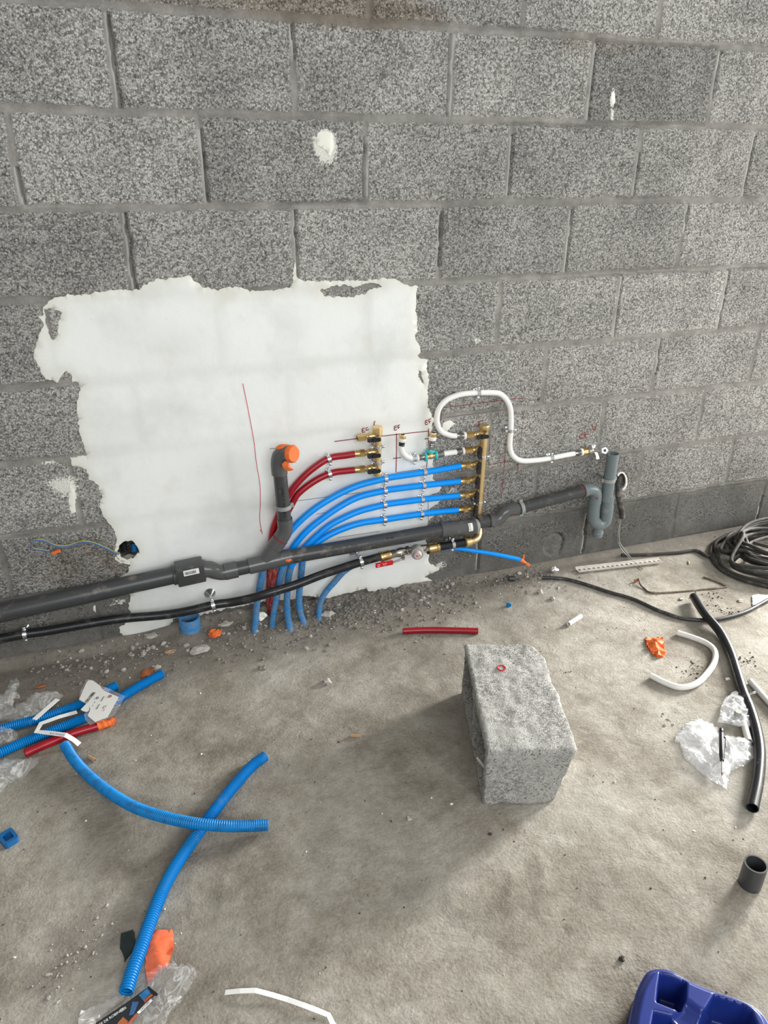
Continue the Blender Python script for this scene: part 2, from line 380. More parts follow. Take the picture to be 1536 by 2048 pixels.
def text_on(s, size, mat, parent, fn, name='printed_text', bold=0.0, label=None, sx=1.0):
    cu = bpy.data.curves.new('txt', 'FONT'); cu.body = s; cu.size = size; cu.align_x = 'CENTER'; cu.align_y = 'CENTER'; cu.offset = bold
    to = bpy.data.objects.new('txt', cu); COL.objects.link(to); bpy.context.view_layer.update()
    me = bpy.data.meshes.new_from_object(to); bpy.data.objects.remove(to)
    bm = bmesh.new(); bm.from_mesh(me); bmesh.ops.subdivide_edges(bm, edges=bm.edges[:], cuts=1); bm.verts.index_update()
    mb = MB(); mb.add([fn(v.co.x*sx, v.co.y) for v in bm.verts], [[q.index for q in f.verts] for f in bm.faces]); bm.free()
    bpy.data.meshes.remove(me)
    return mb.build(name, mat, parent, label, smooth=False)
def wrap(C, A, Nn, r):                         # writing rolled round a pipe: C on the axis, A along it, Nn towards the reader
    A = A.normalized(); Nn = (Nn-A*Nn.dot(A)).normalized(); U = Nn.cross(A)
    return lambda x, y: C+A*x+(Nn*math.cos(y/r)+U*math.sin(y/r))*(r+0.0004)
def flat(C, A, Nn, off=0.0006):
    A = A.normalized(); Nn = (Nn-A*Nn.dot(A)).normalized(); U = Nn.cross(A)
    return lambda x, y: C+A*x+U*y+Nn*off

# ------------------------------------------------------------------ numpy noise
_rng = np.random.RandomState(7); _G = _rng.rand(256, 256)
def vn(x, y, s, seed=0):
    x = x*s+seed*17.3; y = y*s+seed*9.1; xi = np.floor(x).astype(int); yi = np.floor(y).astype(int)
    fx = x-xi; fy = y-yi; fx = fx*fx*(3-2*fx); fy = fy*fy*(3-2*fy); g = lambda a, b: _G[a % 256, b % 256]
    return (g(xi, yi)*(1-fx)+g(xi+1, yi)*fx)*(1-fy)+(g(xi, yi+1)*(1-fx)+g(xi+1, yi+1)*fx)*fy
def fbm(x, y, s, seed=0, o=4):
    r = 0; a = 0.5; t = 0
    for i in range(o): r = r+a*vn(x, y, s*2**i, seed+i); t += a; a *= 0.55
    return r/t
def sst(a, b, x): t = np.clip((x-a)/(b-a), 0, 1); return t*t*(3-2*t)
def gauss(x, y, cx, cy, sx, sy): return np.exp(-((x-cx)/sx)**2-((y-cy)/sy)**2)

def grid_mesh(name, X, Y, Z, nx, ny, mat, attrs, kind='structure'):
    me = bpy.data.meshes.new(name); n = nx*ny
    me.vertices.add(n); co = np.stack([X, Y, Z], 1).astype(np.float32).ravel(); me.vertices.foreach_set('co', co)
    i = np.arange(nx-1)[None, :]+np.arange(ny-1)[:, None]*nx; i = i.ravel()
    q = np.stack([i, i+1, i+1+nx, i+nx], 1).astype(np.int32); nf = len(q)
    me.loops.add(nf*4); me.loops.foreach_set('vertex_index', q.ravel())
    me.polygons.add(nf); me.polygons.foreach_set('loop_start', np.arange(nf, dtype=np.int32)*4)
    me.polygons.foreach_set('use_smooth', np.ones(nf, dtype=bool))
    me.update(calc_edges=True); me.materials.append(M[mat])
    for k_, a in attrs.items():
        at = me.attributes.new(k_, 'FLOAT', 'POINT'); at.data.foreach_set('value', a.astype(np.float32).ravel())
    o = bpy.data.objects.new(name, me); COL.objects.link(o); o['kind'] = kind; ORG[o.name] = Vector((0, 0, 0)); return o

# ------------------------------------------------------------------ the block wall
JZ = [0.0, 0.252, 0.492, 0.745, 0.991, 1.245, 1.498, 1.747, 1.995, 2.245, 2.50]
HX = {0: [1.02, 1.545, 2.04, 2.55, 0.51, 0.0, -0.513, -1.02], 1: [1.272, 1.797, 2.30, 2.81, 0.76, 0.25, -0.26, -0.765],
      2: [1.558, 1.03, 0.52, 0.01, -0.50, 2.07, 2.58], 3: [1.258, 1.786, 2.30, 2.81, 0.75, 0.24, -0.27, -0.78],
      4: [1.038, 1.552, 2.063, 2.57, 0.53, 0.02, -0.49], 5: [-0.23, 0.283, 0.79, 1.297, 1.807, 2.31, 2.82, -0.74],
      6: [-0.495, 0.015, 0.525, 1.035, 1.551, 2.057, 2.57, 3.08, -1.0], 7: [-0.205, 0.301, 0.808, 1.321, 1.829, 2.34, 2.85, -0.71],
      8: [1.047, 1.56, 0.54, 0.03, -0.48, 2.07, 2.58], 9: [-0.2, 0.3, 0.81, 1.32, 1.83, 2.34]}
# which head joints stand open (row, joint index): side of the gap and its share of the height
GAPS = {(7, 0): (1, 0.0, 1.0, .007), (7, 1): (0.6, 0.0, 0.45, .004), (7, 2): (-1, 0, 1, .004), (7, 3): (0.8, 0, 1, .003), (7, 4): (1, 0, .7, .003),
        (6, 1): (0.8, .1, 1, .004), (6, 2): (-0.7, .15, .95, .0045), (6, 3): (1, .1, .95, .007), (6, 4): (1, 0.3, 1, .003), (6, 5): (1, 0, 1, .003),
        (5, 0): (1, 0.0, 1, .008), (5, 1): (1, 0.0, .9, .0045), (5, 2): (0.6, .05, .85, .007), (5, 3): (1, 0.05, 1, .003), (5, 4): (1, 0, .5, .003),
        (4, 1): (1, 0, 1, .003), (4, 2): (1, 0, 1, .003), (3, 1): (1, 0, .7, .003), (0, 0): (1, .1, .9, .005), (0, 1): (1, 0.05, .95, .006), (0, 3): (1, .3, 1, .006),
        (8, 0): (1, 0, .7, .004), (8, 2): (1, 0, .5, .005), (8, 1): (0, 0, .5, .003), (6, 0): (0.5, .5, 1, .004)}
TONE = {(7, -0.2): .98, (7, .3): .98, (7, 1.321): .74, (7, .808): 1.03, (5, -0.23): 1.0, (4, 1.552): 1.22, (3, 1.258): 1.02}
RS = random.Random(4)
wx0, wx1, wz0, wz1, st = -1.35, 3.0, -0.04, 2.36, 0.0042
nx = int((wx1-wx0)/st)+1; nz = int((wz1-wz0)/st)+1
gx, gz = np.meshgrid(np.linspace(wx0, wx1, nx), np.linspace(wz0, wz1, nz)); gx = gx.ravel(); gz = gz.ravel()
def wall_fields(x, z):
    wob = (fbm(x, z, 9, 3)-0.5)*0.014; zw = z+wob; xw = x+(fbm(x, z, 10, 9)-0.5)*0.012
    mort = np.full_like(x, 0.06); row = np.zeros(x.shape, int)
    for j, h in enumerate(JZ): row[zw >= h] = j
    for j, h in enumerate(JZ):
        hw = 0.010+0.006*(fbm(x, z, 5, 20+j)-0.4); mort = np.minimum(mort, np.abs(zw-h)-hw)
    bedgap = np.zeros_like(x)
    for j in (5, 6, 7, 8):
        c = JZ[j]+(0.011 if j in (6, 8) else -0.011); bedgap = np.maximum(bedgap, 0.35*sst(.0045, .002, np.abs(zw-c))*sst(.52, .62, vn(x, z, 3.3, 90+j)))
    tone = np.ones_like(x); gap = np.zeros_like(x); bead = np.zeros_like(x)
    for r_, hs in HX.items():
        s = row == r_; hs2 = sorted(hs); idx = np.searchsorted(hs2, x[s])
        tv = np.array([RS.uniform(0.86, 1.08) for _ in range(len(hs2)+1)])
        for (rr, hx), t in TONE.items():
            if rr == r_: tv[hs2.index(min(hs2, key=lambda q: abs(q-hx)))+1] = t
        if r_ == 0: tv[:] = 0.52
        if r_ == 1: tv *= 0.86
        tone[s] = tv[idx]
        for k_, hx in enumerate(hs):
            d = np.abs(xw[s]-hx)-(0.0075+0.006*(vn(x[s], z[s], 12, k_)-0.3)); mort[s] = np.minimum(mort[s], d)
            g = GAPS.get((r_, k_))
            if g:
                t = (z[s]-JZ[r_])/(JZ[r_+1]-JZ[r_]); t = 1-t
                c = hx+g[0]*0.008+(vn(z[s], z[s]*0, 25, k_)-0.5)*0.006
                w = (g[3]*0.62+.0006)*(0.5+vn(z[s], z[s]*0, 40, 5+k_))
                inn = (t > g[1]+0.06)*(t < g[2]-0.04); gap[s] = np.maximum(gap[s], sst(w*1.25, w*0.7, np.abs(x[s]-c))*inn); bead[s] = np.maximum(bead[s], sst(.0075, .0035, np.abs(x[s]-c+np.sign(g[0]+.01)*.0075))*inn*(.4+.8*vn(z[s], z[s]*0, 18, 9+k_)))
    gap = np.maximum(gap, bedgap)
    return mort, tone, gap, row, bead
mort, tone, gap, row, bead = wall_fields(gx, gz)
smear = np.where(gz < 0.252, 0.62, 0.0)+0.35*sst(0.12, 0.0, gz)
smear += 0.55*np.exp(-np.clip(mort, 0, 1)/0.012)*0.5
brown = 0.9*gauss(gx, gz, 0.5, 2.02, 0.35, 0.06)+0.6*gauss(gx, gz, 1.33, 1.98, .3, .05)+0.7*gauss(gx, gz, -0.5, 0.36, 0.4, 0.12)+0.55*gauss(gx, gz, 2.75, 1.25, 0.35, 0.9)+0.5*gauss(gx, gz, 0.0, 2.03, .5, .05)+0.35*gauss(gx, gz, 1.3, 0.12, 0.8, 0.1)
def wxz(px, py): p = W(px, py); return p.x, p.z
lime = np.zeros_like(gx)
for px, py, sx, sz, a in [(655, 300, .045, .06, .42), (648, 285, .028, .03, .5), (500, 265, .03, .02, .28), (495, 340, .02, .02, .25), (1225, 195, .012, .035, .5), (1225, 228, .008, .02, .4),
        (955, 682, .03, .02, .36), (140, 985, .07, .06, .30), (120, 965, .05, .03, .26), (1345, 605, .17, .09, .22), (905, 985, .05, .03, .36), (885, 1030, .03, .02, .33),
        (880, 1130, .05, .03, .34), (900, 1155, .04, .02, .26), (945, 1110, .05, .03, .2), (1150, 55, .1, .015, .16), (1260, 240, .12, .006, .26), (235, 1205, .05, .02, .33),
        (870, 905, .03, .02, .25), (80, 300, .03, .1, .1), (410, 200, .05, .02, .14), (250, 540, .01, .04, .25), (770, 215, .02, .04, .18), (960, 920, .02, .03, .2), (890, 700, .03, .008, .3), (875, 735, .02, .02, .3),
        (110, 750, .03, .01, .3), (70, 762, .05, .008, .28), (100, 925, .05, .008, .33), (1230, 610, .01, .05, .3), (1330, 1080, .12, .02, .16)]:
    cx_, cz_ = wxz(px, py); lime += a*gauss(gx, gz, cx_, cz_, sx, sz)
yy = (fbm(gx, gz, 6, 31)-0.5)*0.002+(vn(gx, gz, 130, 2)-0.5)*0.0012
yy += np.array([0.0, 0.0008, -0.0006, 0.0006, -0.0008, 0.0007, 0.0, -0.0006, 0.0006, 0, 0])[row]
yy += sst(0.004, -0.004, mort)*(0.0020+0.004*fbm(gx, gz, 18, 71))+gap*0.035-bead*0.0035*(1-gap)
# chipped and patched spot beside the blue tube end
cx_, cz_ = wxz(1107, 1090); e = np.sqrt(((gx-cx_)/0.052)**2+((gz-cz_)/0.062)**2)+(fbm(gx, gz, 30, 8)-0.5)*0.35
yy += sst(1.0, 0.85, e)*(0.002+0.012*fbm(gx, gz, 55, 12)); rim = np.exp(-((e-1.0)/0.05)**2)*sst(-0.02, 0.03, (gx-cx_)+(gz-cz_)*0.8)
yy += rim*0.03; tone = np.where(rim > .3, .4, tone); smear = np.where(e < 1, 0.5, smear); tone = np.where(e < 1, 0.50+0.35*fbm(gx, gz, 70, 13), tone); mort = np.where(e < 1, -0.01, mort)
# the two electrical holes and the torn pocket behind the conduits
BOXP = [zz(40, 1040, 5.908)(*q) for q in [(1150, 375), (1190, 275), (1250, 240), (1330, 240), (1390, 320), (1408, 385), (1340, 455), (1270, 472), (1200, 445)]]
bcx, bcz = wxz(256, 1099); rbx, rbz = wxz(1243, 962)
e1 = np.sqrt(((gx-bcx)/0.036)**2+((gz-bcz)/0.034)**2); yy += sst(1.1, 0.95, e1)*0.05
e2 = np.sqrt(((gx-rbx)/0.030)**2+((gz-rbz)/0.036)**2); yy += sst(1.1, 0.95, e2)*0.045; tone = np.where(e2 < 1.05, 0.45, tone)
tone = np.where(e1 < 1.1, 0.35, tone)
for px, py, sx, sz in [(590, 1200, .05, .03), (622, 1200, .02, .03), (415, 1205, .035, .03), (530, 1212, .03, .02)]:
    a_, b_ = wxz(px, py); e3 = ((gx-a_)/sx)**2+((gz-b_)/sz)**2+(fbm(gx, gz, 40, 44)-0.5)*0.6
    yy += sst(1.0, 0.6, e3)*0.02; tone = np.where(e3 < 1, 0.5, tone); smear = np.where(e3 < 1, 1, smear)
for px, py in [(553, 857), (553, 826), (1077, 800)]:
    a_, b_ = wxz(px, py); r3 = 0.006 if py != 826 else 0.003; e3 = np.sqrt((gx-a_)**2+(gz-b_)**2); yy += sst(r3, r3*0.7, e3)*0.02
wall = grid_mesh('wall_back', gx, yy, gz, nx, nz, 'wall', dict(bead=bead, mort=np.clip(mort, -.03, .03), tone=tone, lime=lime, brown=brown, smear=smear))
wall['label'] = 'bare wall of grey lightweight concrete blocks with rough mortar joints'

def add_shade_wall():  # unseen slab added out of view to block light from the left
    mb = MB(); mb.box((-2.6, -2.4, 1.3), (.2, 5.2, 2.7)); o = mb.build('shade_wall_left', 'concrete'); o['kind'] = 'structure'; o['label'] = 'unseen grey wall added to shade the left side'
add_shade_wall()
# ---- plaster coat (cut outline with real thickness, holes left open)
def inpoly(x, y, P):
    c = False; j = len(P)-1
    for i in range(len(P)):
        if (P[i][1] > y) != (P[j][1] > y) and x < (P[j][0]-P[i][0])*(y-P[i][1])/(P[j][1]-P[i][1])+P[i][0]: c = not c
        j = i
    return c
def ragged(P, step, amp, rnd, close=True):
    out = []; n = len(P)
    for i in range(n):
        a = Vector(P[i]); b = Vector(P[(i+1) % n]); L = (b-a).length; k_ = max(1, int(L/step)); nn = Vector((-(b-a).y, (b-a).x)).normalized() if L > 0 else Vector((0, 0))
        for j in range(k_):
            t = j/k_; q = a.lerp(b, t)
            if j or amp: q = q+nn*(noise.noise((q.x*70, q.y*70, 3.1))*amp*1.2+rnd.uniform(-amp, amp)*0.6)
            out.append(q)
    return out
def coat(name, polys, holes, y0, thick, mat, parent=None, step=0.006, amp=0.004, inner=0.03, seed=1, yfun=None, attrs=False, label=None):
    """solid sheet on the wall plane from (x,z) outlines"""
    rnd = random.Random(seed); vs = []; es = []; loops = []
    for P in list(polys)+list(holes):
        R_ = ragged(P, step, amp, rnd); o = len(vs); vs += R_; es += [(o+i, o+(i+1) % len(R_)) for i in range(len(R_))]; loops.append(R_)
    np_ = len(polys)
    xs = [q.x for q in vs]; zs = [q.y for q in vs]; x = min(xs)
    while x < max(xs):
        z = min(zs)
        while z < max(zs):
            qx, qz = x+rnd.uniform(-.3, .3)*inner, z+rnd.uniform(-.3, .3)*inner
            if any(inpoly(qx, qz, l) for l in loops[:np_]): vs.append(Vector((qx, qz)))
            z += inner
        x += inner
    V, E, Fc, _, _, _ = delaunay_2d_cdt(vs, es, [], 0, 1e-6)
    def inside(c): return any(inpoly(c.x, c.y, l) for l in loops[:np_]) and not any(inpoly(c.x, c.y, l) for l in loops[np_:])
    tris = []
    for f in Fc:
        c = sum((V[i] for i in f), Vector((0, 0)))/len(f)
        if inside(c):
            a = (V[f[1]]-V[f[0]]).cross(V[f[2]]-V[f[0]]); tris.append(list(f) if a > 0 else list(f)[::-1])
    cnt = {}
    for f in tris:
        for i in range(len(f)): e = (f[i], f[(i+1) % len(f)]); cnt[e] = 1
    bd = [e for e in cnt if (e[1], e[0]) not in cnt]
    mb = MB(); n = len(V); yf = yfun or (lambda a, b: 0)
    mb.v = [Vector((q.x, y0-thick+yf(q.x, q.y), q.y)) for q in V]+[Vector((q.x, y0+0.004, q.y)) for q in V]
    bs = set(i for e in bd for i in e)
    for i in bs: mb.v[i].y += thick*0.6
    mb.f = [f for f in tris]+[[e[1], e[0], e[0]+n, e[1]+n] for e in bd]; mb.mi = [0]*len(mb.f)
    used = sorted(set(i for f in mb.f for i in f)); mp = {u: i for i, u in enumerate(used)}
    mb.f = [[mp[i] for i in f] for f in mb.f]; vv = [mb.v[u] for u in used]; isb = [u in bs or u >= n for u in used]; mb.v = vv
    o = mb.build(name, mat, parent, label, origin=(0, 0, 0) if parent is None else None, ang=60)
    if attrs:
        x = np.array([q.x for q in vv]); z = np.array([q.z for q in vv]); jt = np.zeros_like(x)
        for h in JZ: jt = np.maximum(jt, sst(0.035, 0.0, np.abs(z-h+(fbm(x, z, 8, 5)-.5)*.03)))
        for r_, hs in HX.items():
            s = (z > JZ[r_])*(z < JZ[r_+1])
            for hx in hs: jt = np.where(s, np.maximum(jt, 0.8*sst(0.03, 0.0, np.abs(x-hx))), jt)
        jt += 0.9*gauss(x, z, *wxz(330, 690), .13, .06)
        at = o.data.attributes.new('joint', 'FLOAT', 'POINT'); at.data.foreach_set('value', jt.astype(np.float32))
        B = np.array([(q.x, q.y) for l in loops for q in l]); ed = np.array([np.min(np.hypot(B[:, 0]-a, B[:, 1]-b)) for a, b in zip(x, z)])
        at = o.data.attributes.new('edge', 'FLOAT', 'POINT'); at.data.foreach_set('value', np.exp(-ed/0.02).astype(np.float32))
    return o
def w2(L): return [wxz(*q) for q in L]
OUT = [(94, 607), (101, 600), (114, 594), (140, 589), (163, 591), (182, 586), (225, 579), (277, 580), (286, 571), (312, 559), (342, 556), (358, 555), (378, 550), (387, 559), (404, 573), (436, 580), (456, 574), (482, 575), (500, 582), (535, 581), (570, 577), (581, 575), (586, 551), (589, 527), (593, 553), (610, 562), (650, 562), (700, 561), (728, 561), (768, 556), (793, 558), (808, 569), (836, 573), (831, 589), (832, 626), (834, 655), (830, 673), (839, 693), (840, 704), (834, 712), (846, 719), (854, 719), (853, 737), (858, 759), (855, 781), (856, 815), (863, 830), (867, 840), (863, 852), (863, 862), (858, 870), (856, 900), (866, 917), (864, 929), (872, 933), (867, 944), (864, 956), (882, 975), (879, 983), (856, 991), (888, 995), (867, 1012), (856, 1020), (880, 1026), (866, 1033), (856, 1041), (850, 1075), (857, 1110), (859, 1127), (866, 1129), (879, 1138), (865, 1144), (849, 1154), (864, 1161), (844, 1166), (827, 1169), (794, 1175), (769, 1181), (757, 1179), (740, 1185), (732, 1177), (709, 1183), (678, 1189), (652, 1197), (629, 1193), (606, 1190), (590, 1197), (533, 1202), (507, 1207), (482, 1212), (433, 1221), (390, 1232), (347, 1237), (335, 1261), (300, 1271), (260, 1279), (241, 1265), (239, 1255), (262, 1240), (260, 1225), (257, 1209), (260, 1190), (237, 1156), (257, 1144), (260, 1128), (240, 1120), (234, 1112), (231, 1100), (233, 1082), (231, 1066), (212, 1040), (199, 1014), (203, 991), (195, 968), (179, 959), (172, 937), (143, 929), (140, 916), (174, 911), (166, 885), (159, 862), (155, 833), (153, 810), (160, 774), (153, 763), (145, 765), (143, 748), (132, 740), (122, 752), (114, 765), (91, 758), (78, 735), (65, 712), (72, 693), (78, 670), (88, 647), (78, 634), (88, 628), (86, 615)]
HOLES = [[(98, 615), (124, 625), (116, 644), (116, 673), (107, 680), (98, 670), (93, 647), (89, 618)],
         [(640, 580), (666, 573), (693, 570), (704, 575), (724, 569), (750, 565), (764, 573), (737, 580), (728, 588), (704, 593), (675, 593), (648, 592)],
         [(837, 740), (842, 745), (848, 768), (843, 765), (836, 750)], BOXP]
plaster = coat('plaster_coat', [w2(OUT)], [w2(h) for h in HOLES], 0.0, 0.0042, 'plaster', wall, yfun=lambda x, z: (noise.noise((x*4, z*4, 0)))*0.0012, attrs=True, label='patch of white plaster with ragged edges', inner=0.02)
for i, P in enumerate([[(635, 266), (650, 262), (665, 266), (667, 295), (660, 312), (650, 300), (632, 289)], [(883, 857), (887, 845), (899, 840), (910, 847), (901, 855), (892, 864)],
                       [(140, 965), (151, 988), (151, 1024), (143, 1027), (137, 1007)], [(230, 1113), (236, 1118), (248, 1125), (262, 1122), (276, 1106), (281, 1112), (262, 1130), (240, 1126), (229, 1118)],
                       [(233, 1083), (238, 1055), (245, 1057), (254, 1078), (240, 1083), (235, 1100), (229, 1104)],
                       [(585, 550), (590, 520), (592, 545)], [(1222, 186), (1229, 182), (1230, 202), (1225, 215), (1222, 200)], [(186, 1215), (190, 1210), (192, 1224), (187, 1222)]]):
    coat('plaster_splash', [w2(P)], [], 0.0, 0.003, 'plaster_w', wall, step=0.004, amp=0.0016, inner=0.012, seed=20+i, label='dab of white plaster')
def ring_px(cx, cy, rx, ry, rx2, ry2, a0, a1, n=26):
    o = [(cx+rx*math.cos(a0+(a1-a0)*i/n), cy+ry*math.sin(a0+(a1-a0)*i/n)) for i in range(n+1)]
    return o+[(cx+rx2*math.cos(a1+(a0-a1)*i/n), cy+ry2*math.sin(a1+(a0-a1)*i/n)) for i in range(n+1)]
coat('plaster_ring', [w2(ring_px(1243, 962, 11.5, 18.5, 8.2, 15.5, -2.5, 1.45))], [], 0.0, 0.006, 'plaster_w', wall, step=0.004, amp=0.0012, inner=0.02, seed=5, label='white plaster rim round the cable hole')

# ---- marks drawn on the wall
def stroke(mb, pts, w, y=-0.0058):
    P = []
    for q in spline([Vector((*q, 0)) for q in pts], 3.0): a = wxz(q.x, q.y); P.append(Vector((a[0], y, a[1])))
    n = len(P); vs = []; L = []
    for i in range(n):
        t = (P[min(i+1, n-1)]-P[max(0, i-1)]).normalized(); s = Vector((-t.z, 0, t.x))*w/2; vs += [P[i]+s, P[i]-s]
    mb.add(vs, [[2*i, 2*i+1, 2*i+3, 2*i+2] for i in range(n-1)])
def marks(name, mat, strokes, w, y, label=None):
    mb = MB()
    for s in strokes: stroke(mb, s, w, y)
    return mb.build(name, mat, wall, label, smooth=False)
a5 = zz(460, 820, 3.84); a14 = zz(700, 830, 14.63); a12 = zz(780, 820, 12.8); a11 = zz(1100, 820, 10.97); a4 = zz(860, 760, 4.042); a12b = zz(890, 830, 12.8)
def zl(f, L): return [f(*q) for q in L]
marks('long_red_line', 'markr', [[(485, 766), (491, 795), (496, 820), (507, 880), (512, 924), (519, 966), (520, 1002), (519, 1039), (524, 1067)], [(519, 1058), (522, 1062)]], 0.0022, -0.0062, 'thin red line running down the plaster')
marks('dark_red_lines', 'mark', [[(668, 882), (714, 876)], [(764, 871), (810, 866), (857, 861)], [(856, 856), (855, 900), (852, 935)], [(792, 866), (792, 905), (791, 943)], [(785, 916), (801, 914)], [(714, 877), (764, 871)], [(848, 877), (878, 873)]], 0.003, -0.0062)
marks('handwritten_ec', 'mark', [zl(a14, [(415, 370), (350, 385), (345, 430), (395, 430)]), zl(a14, [(345, 430), (350, 490), (430, 470)]), zl(a14, [(510, 345), (455, 375), (465, 440), (540, 400)]), zl(a14, [(720, 160), (695, 220), (690, 300), (700, 330)])], 0.0032, -0.0062, 'red handwritten EC')
marks('handwritten_ef', 'mark', [zl(a12, [(160, 385), (100, 410), (110, 440), (160, 435)]), zl(a12, [(110, 440), (95, 480), (120, 505), (165, 490)]), zl(a12, [(185, 390), (205, 470)]), zl(a12, [(180, 390), (240, 365)]), zl(a12, [(190, 430), (235, 425)])], 0.0032, -0.0062, 'red handwritten EF, left one')
marks('handwritten_ef', 'mark', [zl(a12, [(950, 245), (890, 265), (900, 300), (945, 295)]), zl(a12, [(900, 300), (885, 340), (910, 365), (960, 340)]), zl(a12, [(970, 245), (1000, 330)]), zl(a12, [(970, 240), (1040, 205)]), zl(a12, [(985, 285), (1030, 275)])], 0.0032, -0.0062, 'red handwritten EF at the plaster edge')
marks('handwritten_ef', 'mark', [zl(a11, [(640, 560), (660, 635), (730, 600)]), zl(a11, [(650, 560), (720, 530)]), zl(a11, [(655, 600), (700, 580)]), zl(a11, [(740, 490), (760, 560), (790, 630)]), zl(a11, [(740, 490), (830, 465)]), zl(a11, [(760, 545), (840, 515)]), zl(a11, [(865, 400), (880, 430)]), zl(a11, [(925, 320), (930, 405)]), zl(a11, [(930, 400), (985, 455), (995, 340)]), zl(a12b, [(850, 180), (862, 290)]), zl(a12b, [(840, 178), (975, 125)]), zl(a12b, [(850, 235), (900, 222)])], 0.0028, -0.0032, 'red handwritten letters on bare block')
marks('red_layout_lines', 'mark', [zl(a4, [(120, 220), (400, 185), (770, 140)]), zl(a4, [(95, 235), (85, 330)]), zl(a4, [(612, 470), (600, 660), (575, 950)]), zl(a4, [(480, 680), (650, 655)]), zl(a4, [(700, 680), (712, 700), (708, 730)]), zl(a4, [(700, 682), (715, 678)])], 0.002, -0.003)
marks('pencil_lines', 'pencil', [[(590, 1001), (650, 993), (718, 984)], [(632, 1027), (679, 1019)], [(673, 1074), (759, 1061)], [(791, 944), (850, 936)], [(539, 896), (556, 895)], [(855, 990), (856, 1040)]], 0.0016, -0.0062)
marks('pencil_lines', 'pencil', [zl(a4, [(482, 400), (478, 560), (470, 690)]), zl(a4, [(760, 240), (730, 500), (700, 780)]), zl(a4, [(600, 760), (700, 690)]), zl(a4, [(130, 300), (400, 265), (620, 235)]), [(1048, 1055), (1046, 1100)], [(1047, 940), (1060, 930)]], 0.0016, -0.003)

# ------------------------------------------------------------------ the floor
fx0, fx1, fy0, fy1, fs = -1.5, 3.25, -2.5, 0.02, 0.0085
nfx = int((fx1-fx0)/fs)+1; nfy = int((fy1-fy0)/fs)+1
def FH(x, y):
    h = (fbm(x, y, 2.2, 50)-0.5)*0.004+(fbm(x, y, 9, 55, 3)-0.5)*0.0018-0.001
    h = h+0.0035*np.exp(-np.abs(fbm(x, y, 1.7, 80)-.5)/.012)*fbm(x, y, 3, 82)
    d = -y
    h = h+0.030*sst(0.055, 0.005, d+(fbm(x, y, 12, 61)-.5)*.02)*sst(0.35, -0.2, x)
    h = h+0.014*sst(0.05, 0.0, d+(fbm(x, y, 12, 62)-.5)*.02)*sst(0.6, 1.0, x)
    mo = sst(0.21, 0.02, d+(fbm(x, y, 6, 63)-.5)*.10)*sst(-0.45, 0.05, x)*sst(1.15, 0.55, x)
    h = h+mo*(0.024+0.030*(fbm(x, y, 32, 64)-0.35))
    h = h+0.030*gauss(x, y, -0.20, -0.06, 0.07, 0.05)
    h = h+0.016*gauss(x, y, 0.47, -0.10, 0.10, 0.035)
    return h
Xf, Yf = np.meshgrid(np.linspace(fx0, fx1, nfx), np.linspace(fy0, fy1, nfy)); Xf = Xf.ravel(); Yf = Yf.ravel()
Hf = FH(Xf, Yf)
dirt = 1.1*sst(0.42, 0.04, -Yf)*sst(1.5, 0.4, Xf)+0.45*sst(0.5, 0.05, -Yf)+0.6*sst(0.16, 0.02, -Yf)*sst(0.9, 1.3, Xf)+0.35*sst(0.1, -0.9, Xf)+0.5*gauss(Xf, Yf, *G(180, 1860)[:2], .12, .10)+0.4*gauss(Xf, Yf, *G(90, 1960)[:2], .1, .06)  # besides dirt by the wall and in patches, darkens the floor towards the left
floor = grid_mesh('floor', Xf, Yf, Hf, nfx, nfy, 'floor', dict(dirt=dirt))
floor['label'] = 'dusty grey brown concrete floor slab'
def fh(p): return float(FH(np.array([p[0]]), np.array([p[1]]))[0])
def GG(px, py, up=0.0): q = G(px, py, 0); h = fh(q); return G(px, py, h+up)

# ------------------------------------------------------------------ flexible tubes on the wall
CLIPS = {}
def clip_proto(r, d, label, group, rosette=0.0115):
    """split metal collar round a tube lying along local X, wall at +Y distance d"""
    t = thing('pipe_clip', (0, 0, 0), label, 'pipe clip', group)
    mb = MB(); n = 24; R0 = r+0.0006; R1 = r+0.0026; wd = 0.0065
    vs = []; fs = []
    for i in range(n):
        a = 2*math.pi*i/n
        for (x, q) in ((-wd, R0), (-wd, R1), (wd, R1), (wd, R0)): vs.append((x, math.cos(a)*q, math.sin(a)*q))
    for i in range(n):
        j = (i+1) % n
        for k_ in range(4): l = (k_+1) % 4; fs.append([i*4+k_, j*4+k_, j*4+l, i*4+l])
    mb.add(vs, fs)
    for s in (1, -1): mb.box((0, 0, s*(r+0.0075)), (0.011, 0.0052, 0.011), bev=0.0012)
    mb.build('band', 'steel', t)
    for s in (1, -1):
        sb = MB(); c = Vector((0, -0.0026, s*(r+0.0085)))
        sb.lathe(c, c+Vector((0, -0.0042, 0)), [(0, 0.0048), (0.5, 0.0048), (0.85, 0.0034), (1, 0.0012)], 12); sb.cyl(c+Vector((0, 0.004, 0)), c+Vector((0, 0.011, 0)), 0.002, seg=8)
        sb.build('screw', 'steel', t)
    rb = MB(); rb.lathe((0, d-0.001, 0), (0, r, 0), [(0, rosette), (0.12, rosette), (0.35, 0.005), (1, 0.004)], 18); rb.build('rosette', 'steel', t)
    return t
def place_clip(key, P, A, label, r, d, group, rosette=0.0115):
    if key not in CLIPS: o = clip_proto(r, d, label, group, rosette); CLIPS[key] = o
    else:
        src = CLIPS[key]; o = src.copy(); COL.objects.link(o)
        for ch in src.children: c = ch.copy(); COL.objects.link(c); c.parent = o
    o['label'] = label; o['group'] = group
    A = Vector((A.x, 0, A.z)).normalized()
    o.location = P; o.rotation_euler = (0, -math.atan2(A.z, A.x), 0); return o

